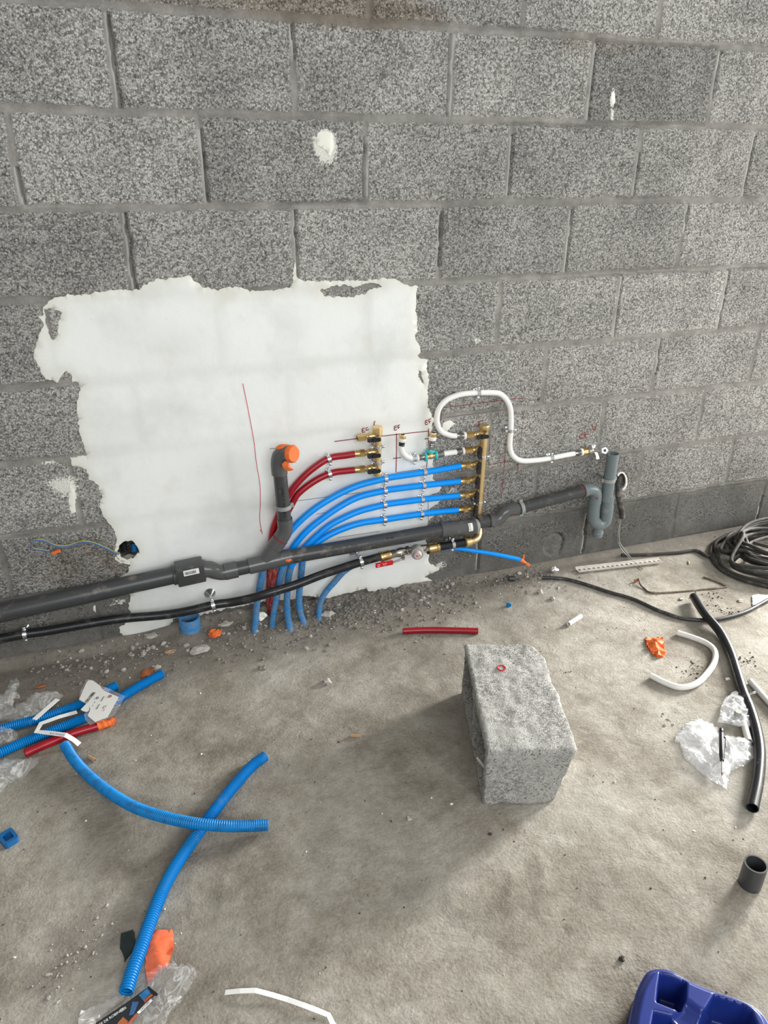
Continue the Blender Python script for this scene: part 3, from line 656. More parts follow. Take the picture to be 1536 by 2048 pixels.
z6 = zz(480, 1080, 6.98); z8 = zz(700, 900, 3.84)
DT = 0.030; RB = 0.0122
def low(pts, g):                     # run from the wall to the ground: distance from the wall grows downwards
    end = g; e = end; dd = -e.y; out = []
    y0 = pts[0][1]; y1 = pts[-1][1]
    for q in pts[:-1]:
        t = (q[1]-y0)/(y1-y0); out.append(W(q[0], q[1], DT+(dd-DT)*t**1.3))
    out.append(e); out.append(e+Vector((0.0, -0.01, -0.05))); return out
def wall_tube(name, up, lowp, mat, cmat, label, cat, group, r=RB, clabel=None):
    t = thing(name, W(*up[0], DT), label, cat, group)
    P = [W(*q, DT) for q in up]; g = GG(*lowp[-1]); Lp = low(lowp, g)
    full = spline(P+[Lp[0]], 0.008)
    mb = MB(); mb.tube(full, r, 16); mb.build('tube', mat, t)
    R2 = r+0.0012; c = even(spline(Lp, 0.004), 0.0045/4)
    mb = MB(); mb.tube(c, corr(R2), 16, wall=0.0008); mb.build('corrugated_conduit', cmat, t, clabel or 'corrugated lower end dulled by dust')
    return t
blue_up = [
 [(921, 932), (852, 944), (782, 954.5), (767, 958), (720, 970), (681, 986.5), (642, 1009), (616, 1028), (595, 1047), (578, 1066), (558, 1092), (538, 1120)],
 [(920, 962.5), (853, 970), (778, 979.4), (767, 982), (720, 993), (681, 1012.5), (642, 1039), (616, 1060), (595, 1083), (580, 1106), (568, 1128)],
 [(919, 991), (848, 998.5), (775, 1008), (767, 1010), (720, 1022), (681, 1039), (655, 1054), (629, 1076), (606, 1100), (588, 1124)],
 [(916, 1020), (846, 1027.5), (770, 1039), (720, 1046.6), (681, 1059.6), (653, 1073), (632, 1088), (615, 1106), (607, 1118)]]
blue_low = [[(527, 1138), (520, 1172), (514, 1209), (511, 1245), (510, 1260)], [(565, 1135), (559, 1160), (552, 1202), (547, 1230), (545, 1250)],
            [(582, 1134), (577, 1155), (574, 1195), (575, 1230), (579, 1254)], [(605, 1124), (602, 1152), (598, 1195), (600, 1223), (606, 1243)]]
nm = ['topmost', 'second from top', 'third from top', 'lowest']
for u, l_, n_ in zip(blue_up, blue_low, nm):
    wall_tube('blue_water_tube', u, l_, 'blue', 'bluecd', f'blue water tube curving from brass manifold to floor, {n_} of four', 'water tube', 'blue water tubes on the wall')
wall_tube('red_water_tube', [(709, 908), (690, 911), (663, 915), (642, 925.5), (616, 945), (595, 966), (581, 984), (566, 1010), (553, 1040), (545, 1066), (541, 1100), (541, 1125)], [(541.5, 1130), (539.5, 1165), (539, 1200), (541, 1222)], 'red', 'redc', 'upper red water tube curving from hot manifold to floor', 'water tube', 'red water tubes on the wall')
t = thing('red_water_tube', W(709, 940, DT), 'lower red water tube passing behind the grey waste riser', 'water tube', 'red water tubes on the wall')
MB().tube(spline([W(*q, DT) for q in [(709, 940), (690, 942), (668, 945), (642, 955), (616, 971), (595, 989), (585, 1006), (571, 1033), (561, 1058), (553, 1082), (549, 1108), (549, 1128)]]), RB, 16).build('tube', 'red', t)
MB().tube(even(spline([W(549, 1128, DT), W(547, 1150, .035), W(545, 1175, .045), W(545, 1200, .05), W(546, 1222, .06)], .004), .0011), corr(RB+.001), 16).build('corrugated_conduit', 'redc', t)
# capped spare tube
t = thing('capped_blue_tube', GG(637, 1238), 'thin blue tube end closed with orange tape, poking out right', 'water tube')
g5 = GG(638, 1236); cp = [g5+Vector((0, 0, -0.04)), g5, W(640, 1209, .07), W(650, 1186, .058), W(668, 1165, .05), W(687, 1144, .042), W(705, 1132, .04), W(740, 1116, .042)]
MB().tube(even(spline(cp, .004), .0011), corr(0.0128), 16, wall=.0008).build('corrugated_conduit', 'bluecd', t, 'dusty corrugated lower end')
tp = spline([W(740, 1116, .042), W(790, 1106, .045), W(850, 1099, .05), W(906, 1096.5, .065), W(947, 1101.5, .085), W(987, 1108, .105), W(1020, 1114.5, .12), W(1040, 1119, .13)])
MB().tube(tp, 0.0088, 14).build('tube', 'blue', t)
rn = random.Random(5)
def crumple(P, z0f, h, mat, rnd, step=0.008, inner=0.012, amp=0.002, layers=2, fold=18):
    """crumpled sheet over ground outline P (Vectors on floor)"""
    mb = MB()
    loop = ragged([(q.x, q.y) for q in P], step, amp, rnd); vs = list(loop); es = [(i, (i+1) % len(loop)) for i in range(len(loop))]
    xs = [q.x for q in loop]; ys = [q.y for q in loop]; x = min(xs)
    while x < max(xs):
        y = min(ys)
        while y < max(ys):
            a, b = x+rnd.uniform(-.45, .45)*inner, y+rnd.uniform(-.45, .45)*inner
            if inpoly(a, b, loop): vs.append(Vector((a, b)))
            y += inner
        x += inner
    V, E, Fc, _, _, _ = delaunay_2d_cdt(vs, es, [], 0, 1e-6)
    B = [Vector(q) for q in loop]; sd = rnd.random()*50
    for L_ in range(layers):
        vv = []
        for q in V:
            ed = min((q-b).length for b in B[::2]); k_ = 1-math.exp(-ed/0.015)
            rg = 1-abs(noise.noise((q.x*fold, q.y*fold, sd+L_*7)))*2; rg2 = 1-abs(noise.noise((q.x*fold*2.3, q.y*fold*2.3, sd+3)))*2
            zz_ = z0f(q.x, q.y)+0.0015+(0.25+0.75*k_)*h*(0.55*max(0, rg)+0.45*max(0, rg2)) if L_ == 0 else z0f(q.x, q.y)+0.001+0.2*h*k_*max(0, rg2)
            vv.append((q.x, q.y, zz_))
        fs = []
        for f in Fc:
            c = sum((V[i] for i in f), Vector((0, 0)))/len(f)
            if inpoly(c.x, c.y, loop): fs.append(list(f))
        mb.add(vv, fs)
    return mb
def lump(c, r, sc, rnd, jit=0.28, sub=2, R=None):
    mb = MB(); mb.ico((0, 0, 0), 1.0, sub); sd = rnd.random()*40
    R = R or Matrix.Identity(3); out = []
    for q in mb.v:
        k_ = 1+jit*(noise.noise(q*1.6+Vector((sd, 0, 0)))*1.3+noise.noise(q*4+Vector((0, sd, 0)))*0.7)
        out.append(Vector(c)+R@Vector((q.x*sc[0]*r*k_, q.y*sc[1]*r*k_, q.z*sc[2]*r*k_)))
    mb.v = out; return mb
e_ = W(1040, 1119, .13); f_ = W(1056, 1129, .14)
tb = MB(); tb.tube([e_, e_.lerp(f_, .4), f_], lambda s: 0.0105-0.18*s, 8); tb.box(e_.lerp(W(1049, 1113, .135), .8), (0.007, 0.004, 0.022), bev=.001); tb.box(f_, (0.02, 0.004, 0.012), Matrix.Rotation(.6, 3, 'Y'), bev=.001)
tb.build('tape', 'orange', t, 'orange tape closing the end')

CG = 'metal clips holding the tubes to the wall'
def dirn(a, b): return W(*b, DT)-W(*a, DT)
for (px, py, dx, dy), lb in zip([(658, 918, 24, -8), (659, 948, 24, -7)], ['on upper red tube', 'on lower red tube']):
    place_clip('b', W(px, py, DT), dirn((px, py), (px+dx, py+dy)), 'zinc pipe clip '+lb, RB, DT, CG)
for (px, py), lb in zip([(771, 957.5), (770, 981.5), (769, 1009.5), (769, 1039)], nm):
    place_clip('b', W(px, py, DT), dirn((px, py), (px+30, py-4.5)), f'left zinc clip on {lb} blue tube', RB, DT, CG)
for (px, py), lb in zip([(849, 944.5), (847, 971), (844, 999), (843, 1028)], nm):
    place_clip('b', W(px, py, DT), dirn((px, py), (px+30, py-4)), f'right zinc clip on {lb} blue tube', RB, DT, CG)

# white multilayer tubes
RW = 0.0108; DW = 0.030
wp = [(913, 871.5), (904, 871.5), (893, 868), (884, 864), (878, 857), (874.5, 847), (873.6, 838), (875, 826), (879, 815.5), (886, 806), (899, 796.5), (921, 788.8), (940, 786.5), (957, 785.5), (989, 785.5), (1001, 788.5), (1010, 796), (1017, 807), (1020.5, 818), (1021.7, 832), (1021.5, 860), (1019.5, 884), (1019.8, 896), (1023, 907), (1031, 916.5), (1045, 921.8), (1070, 920.8), (1098, 917), (1124, 911.7), (1149, 907)]
t = thing('white_water_tube', W(1022, 850, DW), 'long white S-bent water tube running to the tap valve', 'water tube')
MB().tube(spline([W(*q, DW) for q in wp]), RW, 16).build('tube', 'white', t)
def sleeve(par, a, b, r, mat, name, label=None, d=DW, prof=None):
    A = W(*a, d); B = W(*b, d); MB().lathe(A, B, prof or [(0, r), (1, r)], 18).build(name, mat, par, label)
sleeve(t, (913, 871.5), (926, 871.5), 0.0112, 'dsteel', 'press_sleeve', 'steel press sleeve', prof=[(0, .0122), (.12, .0106), (.5, .0112), (.88, .0106), (1, .0122)])
sleeve(t, (926, 871.5), (930.5, 871.3), 0.0155, 'white', 'retaining_ring')
sleeve(t, (1149, 907), (1161, 904.5), 0.0112, 'dsteel', 'press_sleeve', 'steel press sleeve', prof=[(0, .0122), (.12, .0106), (.5, .0112), (.88, .0106), (1, .0122)])
sleeve(t, (1160.5, 904.6), (1164.5, 904), 0.0155, 'white', 'retaining_ring')
place_clip('w', W(956.5, 785.5, DW), Vector((1, 0, 0)), 'zinc clip on top bend of white tube', RW, DW, CG)
place_clip('w', W(1021, 861, DW), Vector((0.02, 0, -1)), 'zinc clip on upright run of white tube', RW, DW, CG)
place_clip('w', W(1103, 916, DW), dirn((1103, 916), (1124, 911.7)), 'zinc clip on lower run of white tube near tap', RW, DW, CG)
# tee connection between the two EF marks
t = thing('tee_connection', W(861, 911, DW), 'white tube branch with teal ringed brass tee beside cold manifold', 'pipe fitting')
def nip(px, py, px2, py2, r):
    A = W(px, py, DW); B = W(px2, py2, DW); MB().lathe(A, B, [(0, r*.9), (.1, r), (.9, r), (1, r*.9)], 6).build('brass_nipple', 'brass', t, 'open brass end')
    MB().cyl(B-(B-A)*0.02, B+(B-A)*0.03, r*.62, seg=14).build('nipple_bore_shade', 'void', t)  # solid dark disc, painted as the shade inside the open end
nip(805, 878, 805.5, 869, .0125); nip(865.5, 874, 866.8, 865, .0125)
sleeve(t, (804.3, 883.5), (805, 877), .0155, 'white', 'retaining_ring', prof=[(0, .0125), (.15, .0135), (.85, .0155), (1, .015)]); sleeve(t, (864.3, 880.5), (865.2, 873.5), .0155, 'white', 'retaining_ring', prof=[(0, .0135), (.15, .0145), (.85, .0155), (1, .015)])
sleeve(t, (803, 892), (804.2, 883.5), .0113, 'black', 'press_sleeve', 'black press sleeve', prof=[(0, .0105), (.2, .0118), (.45, .0100), (.6, .0118), (1, .0112)])
MB().tube(spline([W(*q, DW) for q in [(803, 890), (803, 897), (805.8, 905), (813.6, 913), (823.7, 916.8), (834, 916)]]), RW, 16).build('tube', 'white', t)
sleeve(t, (834, 915.8), (848, 913.8), .0112, 'dsteel', 'press_sleeve', prof=[(0, .0122), (.12, .0104), (.5, .0112), (.88, .0104), (1, .0122)])
sleeve(t, (833.6, 915.9), (836.4, 915.5), .0140, 'white', 'retaining_ring')
for a, b in (((848, 914.2), (852.5, 913.6)), ((868.5, 910.5), (873.5, 909.8))): sleeve(t, a, b, .0175, 'teal', 'retaining_ring', 'teal plastic ring', prof=[(0, .016), (.3, .0178), (.7, .0178), (1, .016)])
sleeve(t, (860.6, 904.5), (861.2, 899), .0175, 'teal', 'retaining_ring', 'teal plastic ring', prof=[(0, .016), (.3, .0178), (.7, .0178), (1, .016)])
tb = MB(); tb.cyl(W(850, 913.8, DW), W(871, 910.2, DW), .0105); tb.cyl(W(861, 912, DW), W(861, 901, DW), .0105); tb.ico(W(861, 911.8, DW), .0135, 2); tb.build('tee_body', 'brass', t)
sleeve(t, (861.2, 900), (864, 881), .0112, 'dsteel', 'press_sleeve', prof=[(0, .0122), (.1, .0104), (.35, .0118), (.5, .0100), (.62, .0122), (.75, .0104), (1, .0120)])
sleeve(t, (873, 910), (887, 907.5), .0112, 'dsteel', 'press_sleeve', prof=[(0, .0118), (.2, .0104), (.7, .0112), (1, .0115)])
sleeve(t, (886, 907.6), (913, 903.9), RW, 'white', 'tube'); sleeve(t, (912.5, 904), (924, 902), .0112, 'dsteel', 'press_sleeve', prof=[(0, .0115), (.2, .0104), (.7, .0112), (1, .0115)])
sleeve(t, (923.5, 902.2), (927.5, 901.6), .0155, 'white', 'retaining_ring')
place_clip('w', W(828.5, 916.6, DW), dirn((828, 916.7), (842, 914.6)), 'zinc clip on short white bend by left EF mark', RW, DW, CG)

# ------------------------------------------------------------------ brass manifolds
def lever(par, C, horiz, col='black'):
    """wing handle facing the room"""
    mb = MB(); L = 0.025; R = Matrix.Identity(3) if horiz else Matrix.Rotation(math.pi/2, 3, 'Y')
    prof = [(-L, .0045), (-L*.75, .0078), (-L*.35, .0075), (0, .0098), (L*.35, .0078), (L*.8, .0080), (L, .005)]
    vs = []; fs = []
    for x, h in prof:
        for s_, y in ((1, -0.006), (1, 0.002), (-1, 0.002), (-1, -0.006)): vs.append(C+R@Vector((x, y-(abs(x)/L)*0.004, s_*h)))
    n = len(prof)
    for i in range(n-1):
        for k_ in range(4): l = (k_+1) % 4; fs.append([i*4+k_, i*4+l, (i+1)*4+l, (i+1)*4+k_])
    fs += [[0, 1, 2, 3][::-1], [(n-1)*4+q for q in range(4)]]; mb.add(vs, fs)
    mb.lathe(C+Vector((0, 0.004, 0)), C+Vector((0, -0.010, 0)), [(0, .008), (.7, .0085), (1, .006)], 14)
    return mb.build('lever', col, par, 'black wing lever')
def outlet(par, a, b, LC, horiz, d, nutted=True, ferrule=True, open_end=False):
    """valve: from tube end a to manifold body b, lever centre LC (pixels)"""
    A = W(*a, DT); B = W(*b, d); D = B-A; n = D.length; T = D.normalized()
    mb = MB()
    if ferrule: mb.lathe(A, A+D*.30, [(0, .0105), (.1, .0122), (.9, .0122), (1, .0108)], 18)
    s = A+D*(.27 if ferrule else 0)
    mb.lathe(s, A+D*.52, [(0, .0125), (.08, .0148), (.92, .0148), (1, .0125)], 6)
    mb.lathe(A+D*.50, B, [(0, .0095), (.25, .0105), (.35, .0138), (.75, .0145), (1, .0125)], 18)
    v = mb.build('valve', 'brassd', par, 'brass valve outlet')
    C = W(*LC, d+0.028); q = MB(); q.cyl(Vector((C.x, -d, C.z)), C, .006, seg=12); q.build('spindle', 'brassd', v)
    lever(v, C, horiz); return v
hm = thing('hot_water_manifold', W(754, 952, .045), 'short brass manifold with three black levers feeding the red tubes', 'manifold')
d = .045; top = W(756.5, 866, d); bot = W(754, 950, d); top.x = (top.x+bot.x)/2; bot.x = top.x
mb = MB(); mb.lathe(bot, top, [(0, .0185), (.06, .0185), (.09, .0145), (.12, .0135), (.9, .0135), (1, .0150)], 24); mb.build('body', 'brass', hm)
MB().lathe(top-Vector((0, 0, .006)), top+Vector((0, 0, .026)), [(0, .0175), (.08, .0195), (.88, .0195), (1, .0165)], 8).build('end_cap', 'brass', hm, 'eight sided brass cap')
v = outlet(hm, (714.5, 876), (750, 871.5), (747, 879), True, d, ferrule=False)
MB().cyl(W(714.5, 876, DT)-Vector((.001, 0, 0)), W(714.5, 876, DT)+Vector((.001, 0, 0)), .0075, seg=14).build('bore_shade', 'void', v)  # dark disc on the outlet, its colour imitating a shaded hollow
outlet(hm, (708.5, 908), (750, 904), (747, 911), True, d); outlet(hm, (708.5, 940), (750, 936), (747, 942), True, d)
cm = thing('cold_water_manifold', W(957, 1040, .045), 'tall brass manifold with six black levers feeding the blue tubes', 'manifold')
top = W(968, 861, d); bot = W(956, 1052, d); mx = (top.x+bot.x)/2; top.x = mx; bot.x = mx
MB().lathe(bot, top, [(0, .0145), (.95, .0145), (1, .0155)], 24).build('body', 'brass', cm)
MB().lathe(top-Vector((0, 0, .004)), top+Vector((0, 0, .022)), [(0, .0175), (.08, .0190), (.88, .0190), (1, .0165)], 8).build('end_cap', 'brass', cm, 'eight sided brass cap')
def bx(py): return (968-(py-861)*12/191-4, py)
outlet(cm, (930.5, 871.3), bx(868), (964, 873), True, d, ferrule=False); outlet(cm, (927.5, 901.6), bx(898), (958.5, 905), False, d, ferrule=False)
for a, lc in (((921, 932), (957, 935)), ((920, 962.5), (954.5, 965)), ((919, 991), (952.5, 994)), ((916, 1020), (950, 1021.5))): outlet(cm, a, bx(a[1]-4), lc, False, d)
def mclip(px, py, X, lb):
    P = Vector((X, -d, W(px, py, d).z)); place_clip('m', P, Vector((0, 0, 1)), lb, 0.0148, d, 'metal clips holding the manifolds')
hx = W(755, 900, d).x
hx = (W(756.5, 866, .045).x+W(754, 950, .045).x)/2
mclip(755, 894, hx, 'upper zinc clip round the short manifold'); mclip(755, 925, hx, 'lower zinc clip round the short manifold')
mclip(960, 915, mx, 'upper zinc clip round the tall manifold'); mclip(956, 1006, mx, 'lower zinc clip round the tall manifold')

# ------------------------------------------------------------------ waste pipe
DD = 0.078
wpipe = thing('waste_pipe', W(560, 1110, DD), 'grey plastic waste pipe crossing the wall with riser and trap', 'waste pipe')
def seg(a, b, wpx, mat, name, label=None, d=DD, d2=None, prof=None, hollow=None, grow=1.0, sg=28):
    A = W(*a, d); B = W(*b, d if d2 is None else d2); r = rad(A.lerp(B, .5), wpx) if wpx > 1 else wpx
    mb = MB()
    if prof: mb.lathe(A, B, [(t, r*q) for t, q in prof], sg)
    else: mb.cyl(A, B, r, seg=sg, wall=hollow)
    return mb.build(name, mat, wpipe, label), A, B, r
A0 = W(-330, 1299, DD); _, pa, pb, r1 = seg((-330, 1299), (360, 1147), .0325, 'pvc', 'large_pipe', 'thick dark grey pipe on the left')
# square shouldered coupling with sticker
Aa = W(352, 1149, DD); Bb = W(408, 1137, DD); T_ = (Bb-Aa).normalized(); c = Aa.lerp(Bb, .5); ang = math.atan2(T_.z, T_.x)
cp_ = MB(); cp_.box(c, ((Bb-Aa).length, .072, .072), Matrix.Rotation(-ang, 3, 'Y'), bev=.006); cpo = cp_.build('square_coupling', 'pvc', wpipe)
MB().lathe(W(345, 1150.5, DD), W(353, 1148.8, DD), [(0, .036), (.3, .038), (.6, .036), (1, .038)], 24).build('collar', 'pvc', wpipe)
nf = flat(c+Vector((0, -.0365, .004)), T_, Vector((0, -1, 0)))
st_ = MB(); st_.add([nf(x, y) for x, y in ((-.024, .002), (.030, .002), (.030, .024), (-.024, .024))], [[0, 1, 2, 3]]); so = st_.build('sticker', 'paper', cpo, 'white printed sticker', smooth=False)
br = MB(); rb = random.Random(3); x = -.020
while x < .02:
    w_ = rb.choice((.0006, .0012, .0018)); br.add([nf(x, .006)+Vector((0, -.0004, 0)), nf(x+w_, .006)+Vector((0, -.0004, 0)), nf(x+w_, .018)+Vector((0, -.0004, 0)), nf(x, .018)+Vector((0, -.0004, 0))], [[0, 1, 2, 3]]); x += w_+rb.choice((.001, .0016))
br.build('sticker_print', 'ink', cpo, smooth=False)
# left offset bend
o1 = spline([W(*q, DD) for q in [(407, 1138), (420, 1138.5), (433, 1143), (447, 1144.5), (460, 1141), (474, 1138)]], .006)
MB().tube(o1, lambda s: .0305 if s < .035 else .0305-.0015*min(1, (s-.035)/.02), 28).build('offset_bend', 'pvcf', wpipe)
seg((449, 1143.5), (474, 1138), .0318, 'pvcf', 'bend_socket'); seg((470, 1138.7), (502, 1131.5), .0265, 'pvc', 'pipe_stub', 'short dark pipe between fittings')
seg((404, 1138), (411, 1137), .034, 'pvcf', 'bend_rim')
# wye branch
seg((497, 1132.6), (582, 1112.5), .0305, 'pvcf', 'branch_fitting', 'wye branch fitting'); 
J_ = W(527, 1125, DD); K_ = W(563, 1074, DD)
MB().tube(spline([J_, J_.lerp(K_, .5), K_]), .0275, 28).build('branch_socket', 'pvcf', wpipe)
MB().lathe(W(549, 1094, DD), W(561, 1077, DD), [(0, .0295), (1, .0295)], 28).build('socket_rim', 'pvcf', wpipe)
MB().tube(spline([W(558, 1081, DD), W(566, 1069, DD), W(570, 1059, DD), W(570, 1046, DD), W(569, 1037, DD)], .006), .0285, 28).build('eighth_bend', 'pvcf', wpipe)
rl = MB(); rl.lathe(W(559.5, 1079.2, DD), W(560.8, 1077.3, DD), [(0, .0301), (1, .0301)], 28); rl.build('primer_ring', 'mark', wpipe, 'red primer line')
tri_ = MB(); dd_ = MB()
_, ra, rb_, rr = seg((569, 1040), (559.5, 942), .0245, 'pvc', 'riser_pipe', 'upright dark grey pipe')
# elbow turning out to the room and right, mouth taped
E0 = W(559, 948, DD); E1 = W(557.5, 925, DD); E2 = W(561, 911, DD+.008); E3 = W(571, 906.5, DD+.020); E4 = W(586, 908, DD+.048)
MB().tube(spline([E0, E1, E2, E3, E4], .006), .0285, 28).build('elbow', 'pvcf', wpipe, 'grey elbow turning towards the room')
Tm = (E4-E3).normalized()
tp_ = MB(); tp_.lathe(E4-Tm*.012, E4+Tm*.006, [(0, .0302), (.3, .0312), (.75, .0305), (1, .0275)], 14)
Rz = Matrix.Identity(3); tp_.v = [q+Vector((rn.uniform(-1, 1), rn.uniform(-1, 1), rn.uniform(-1, 1)))*.0014 for q in tp_.v]
fl_ = lump(W(567, 894, DD+.02), .024, (1.1, .55, .42), rn, .15); tp_.add(fl_.v, fl_.f)
tp_.build('tape_cap', 'orange', wpipe, 'orange tape closing the elbow mouth')
ct = [zz(520, 860, 12.8)(*q) for q in [(560, 880), (640, 800), (720, 790), (750, 870), (790, 960), (870, 1015), (780, 1050), (700, 1050), (600, 980)]]
pl = [W(*q, DD+.045) for q in ct]; cc = sum(pl, Vector())/len(pl)
fp = MB(); fp.add(pl+[q+Vector((0, .004, 0)) for q in pl]+[cc+Vector((0, -.010, 0))], [[i, (i+1) % 9, 18] for i in range(9)]+[[i+9, (i+1) % 9+9, (i+1) % 9, i] for i in range(9)])
fp.build('tape_flap', 'orange', wpipe, 'loose orange tape flap')
# long pipe right, reducing sleeve, swan bend
_, la, lb_, lr = seg((578, 1113.8), (886, 1059.6), .0275, 'pvc', 'long_pipe', 'long dark grey pipe')
seg((880, 1060.7), (952, 1052), .0305, 'pvcf', 'reducing_sleeve', 'mid grey sleeve'); seg((881, 1060.5), (903, 1057.5), .0308, 'pvcf', 'sleeve_band')
rg_ = MB(); q1 = W(949, 1052.3, DD); q2 = W(957, 1051, DD); rg_.lathe(q1, q2, [(0, .031), (.6, .0305), (.8, .027), (.6, .0255), (.75, .019), (1, .018)], 28); rg_.build('sleeve_end', 'gcap', wpipe, 'pale rounded end ring')
sA = W(935.5, 1054, DD); sT = (q2-q1).normalized(); wf = wrap(sA, sT, Vector((-.15, -1, .45)), .0309)
sk = MB(); vs = []; n_ = 10
for i in range(n_+1):
    y = -.017+.034*i/n_; vs += [wf(-.009, y), wf(.009, y)]
sk.add(vs, [[2*i, 2*i+1, 2*i+3, 2*i+2] for i in range(n_)]); sk.build('sticker', 'paper', wpipe, 'white barcode sticker')
wf2 = wrap(sA, sT, Vector((-.15, -1, .45)), .0314); br = MB(); y = -.013
while y < .014:
    h_ = rb.choice((.0008, .0016)); br.add([wf2(-.006, y), wf2(-.0005, y), wf2(-.0005, y+h_), wf2(-.006, y+h_)], [[0, 1, 2, 3]]); y += h_+rb.choice((.0012, .002))
br.build('sticker_print', 'ink', wpipe, smooth=False)
seg((955, 1045.5), (978, 1041.5), .0250, 'pvc', 'reduced_pipe', d=DD-.004)
seg((976, 1042), (978, 1041.6), .0262, 'ink', 'joint_line', 'black glued joint line', d=DD-.004)  # black band marking the joint between pipe and bend
DS = .070
MB().tube(spline([W(*q, DS) for q in [(977, 1041.8), (989, 1041), (1000, 1035), (1009, 1024.5), (1020, 1019.5), (1034, 1017.5)]], .006), .0270, 28).build('offset_bend', 'pvcf', wpipe)
_, ua, ub, ur = seg((1030, 1018.3), (1166, 981.5), .0248, 'pvc', 'upper_pipe', 'dark grey pipe rising to the trap', d=DS)
MB().lathe(W(1164.5, 981.9, DS), W(1167, 981.2, DS), [(0, .0256), (1, .0256)], 24).build('primer_ring', 'mark', wpipe, 'red primer line')
t5 = zz(980, 780, 4.8)
trp = [W(*q, DS) for q in [(1166, 981.3), (1176, 979), (1186, 980), (1191, 987), (1190.5, 997), (1188, 1013), (1186.5, 1028), (1188, 1041), (1198, 1049), (1209, 1043.5), (1212.5, 1030), (1214, 1012), (1216.5, 990)]]
MB().tube(spline(trp, .006), .0262, 28).build('trap', 'pvcl', wpipe, 'blue grey U trap')
for a, b, r_ in (((1166, 981.5), (1174, 979.8), .0282), ((1213, 1021), (1214.6, 1009), .0282), ((1189.3, 1005), (1190.6, 995), .0275)): seg(a, b, r_, 'pvcl', 'trap_rim', d=DS)
seg((1197.5, 1050), (1195.5, 1064), .0215, 'pvcl', 'cleanout_neck', d=DS); 
seg((1195.6, 1062), (1194.6, 1073), .0235, 'pvcl', 'cleanout_cap', d=DS, prof=[(0, .95), (.1, 1.02), (.45, 1.02), (.5, .9), (.9, .9), (1, .8)])
stp = W(1223.7, 907, DS); stb = W(1215, 1000, DS); xm = (stp.x+stb.x)/2
MB().cyl(Vector((xm, -DS, stb.z)), Vector((xm, -DS, stp.z)), .0250, seg=32, wall=.0022).build('standpipe', 'pvcl', wpipe, 'blue grey open standpipe')
# printed writing on the pipes
mid = lambda a, b, t_: a.lerp(b, t_)
text_on('TUBELVAC  32  2020', .0135, 'ink', wpipe, wrap(mid(la, lb_, .32), lb_-la, Vector((-.1, -1, .55)), lr), sx=1.0)
text_on('___________   NF ME', .0115, 'ink', wpipe, wrap(mid(la, lb_, .57), lb_-la, Vector((-.1, -1, .75)), lr), bold=.0004)
text_on('TUBELVAC  U  ( 2020 )', .0125, 'ink', wpipe, wrap(mid(ra, rb_, .42), rb_-ra, Vector((-.05, -1, .1)), rr), bold=.0004, sx=.95)
# red primer crosses on fittings
pm = MB()
for P_, sz in ((W(1194, 997, DS+.0275), .008), (W(1161, 979, DS+.026), .006), (W(1024, 1030, DS+.026), .006)):
    pm.box(P_, (sz*2, .0006, .0018)); pm.box(P_+Vector((0, 0, 0)), (.0018, .0006, sz*1.6))
pm.build('primer_marks', 'mark', wpipe, 'red felt pen marks')
pg_ = lump(W(577, 1121, DD+.03), .008, (1.4, .4, .8), rn); pg_.build('tape_scrap', 'orange', wpipe, 'scrap of orange tape')

def collar(a, b, r, d, label, strap=True):
    A = W(*a, d); B = W(*b, d); T = (B-A).normalized(); C = A.lerp(B, .5); wd = .0075
    t = thing('plastic_collar', C, label, 'pipe clip', 'grey plastic collars holding the waste pipe')
    MB().tube([C-T*wd, C-T*wd*.6, C+T*wd*.6, C+T*wd], r+.0035, 28, wall=.003).build('band', 'collar', t)
    S = T.cross(Vector((0, 1, 0))).normalized(); Rm = Matrix((T, Vector((0, 1, 0)), S)).transposed()
    for s_ in (1, -1): MB().box(C+S*s_*(r+.0075), (.016, .010, .010), Rm, bev=.0015).build('lug', 'collar', t)
    MB().box(C+Vector((0, (d-.002+r)/2, 0)), (.014, max(.006, d-r), .022), Rm, bev=.001).build('wall_bracket', 'collar', t)
    return t
collar((567.4, 1016), (566.6, 1010), .0245, DD, 'light grey plastic collar round the upright waste riser')
collar((1037, 1016.5), (1046, 1014), .0248, DS, 'light grey plastic collar on sloping pipe right of tall manifold')
collar((1217.3, 961), (1217.8, 957), .0250, DS, 'light grey plastic collar round the blue grey standpipe')

# ------------------------------------------------------------------ black supply pipe, valve group
RP = .0165
sp = thing('water_supply_pipe', W(230, 1237, .05), 'black water supply pipe running along the foot of the wall', 'water pipe')
sup = [(-330, 1318, .05), (-60, 1288, .05), (0, 1277.5, .05), (50, 1268, .05), (98, 1261, .05), (228, 1239, .055), (325, 1230, .07), (380, 1221, .085), (430, 1209, .095), (460, 1205, .10), (500, 1197, .12), (538, 1186, .135), (590, 1170, .135), (642, 1150, .125), (690, 1134, .11), (722, 1124, .10), (765, 1112, .085)]
MB().tube(spline([W(*q) for q in sup]), RP, 20).build('pipe', 'pe', sp)
place_clip('s', W(50, 1268, .05), dirn((50, 1268), (98, 1261)), 'zinc clip at left end of black supply pipe', RP, .05, 'metal clips on the black pipe')
o = place_clip('s2', W(426, 1210, .094), dirn((400, 1217), (450, 1204)), 'zinc clip with broad round plate on black supply pipe', RP, .094, 'metal clips on the black pipe', .021)
o = place_clip('s2', W(722, 1124, .10), dirn((700, 1131), (745, 1118)), 'zinc clip with broad plate left of red lever valve', RP, .10, 'metal clips on the black pipe', .021)
va = thing('supply_valve_set', W(806, 1104, .085), 'nickel shut-off valve with red lever, grey capped pressure reducer and brass elbow', 'valve')
DV = .085
def vs_(a, b, prof, mat, name, label=None, sg=20, d2=None):
    A = W(*a, DV); B = W(*b, DV if d2 is None else d2); return MB().lathe(A, B, prof, sg).build(name, mat, va, label)
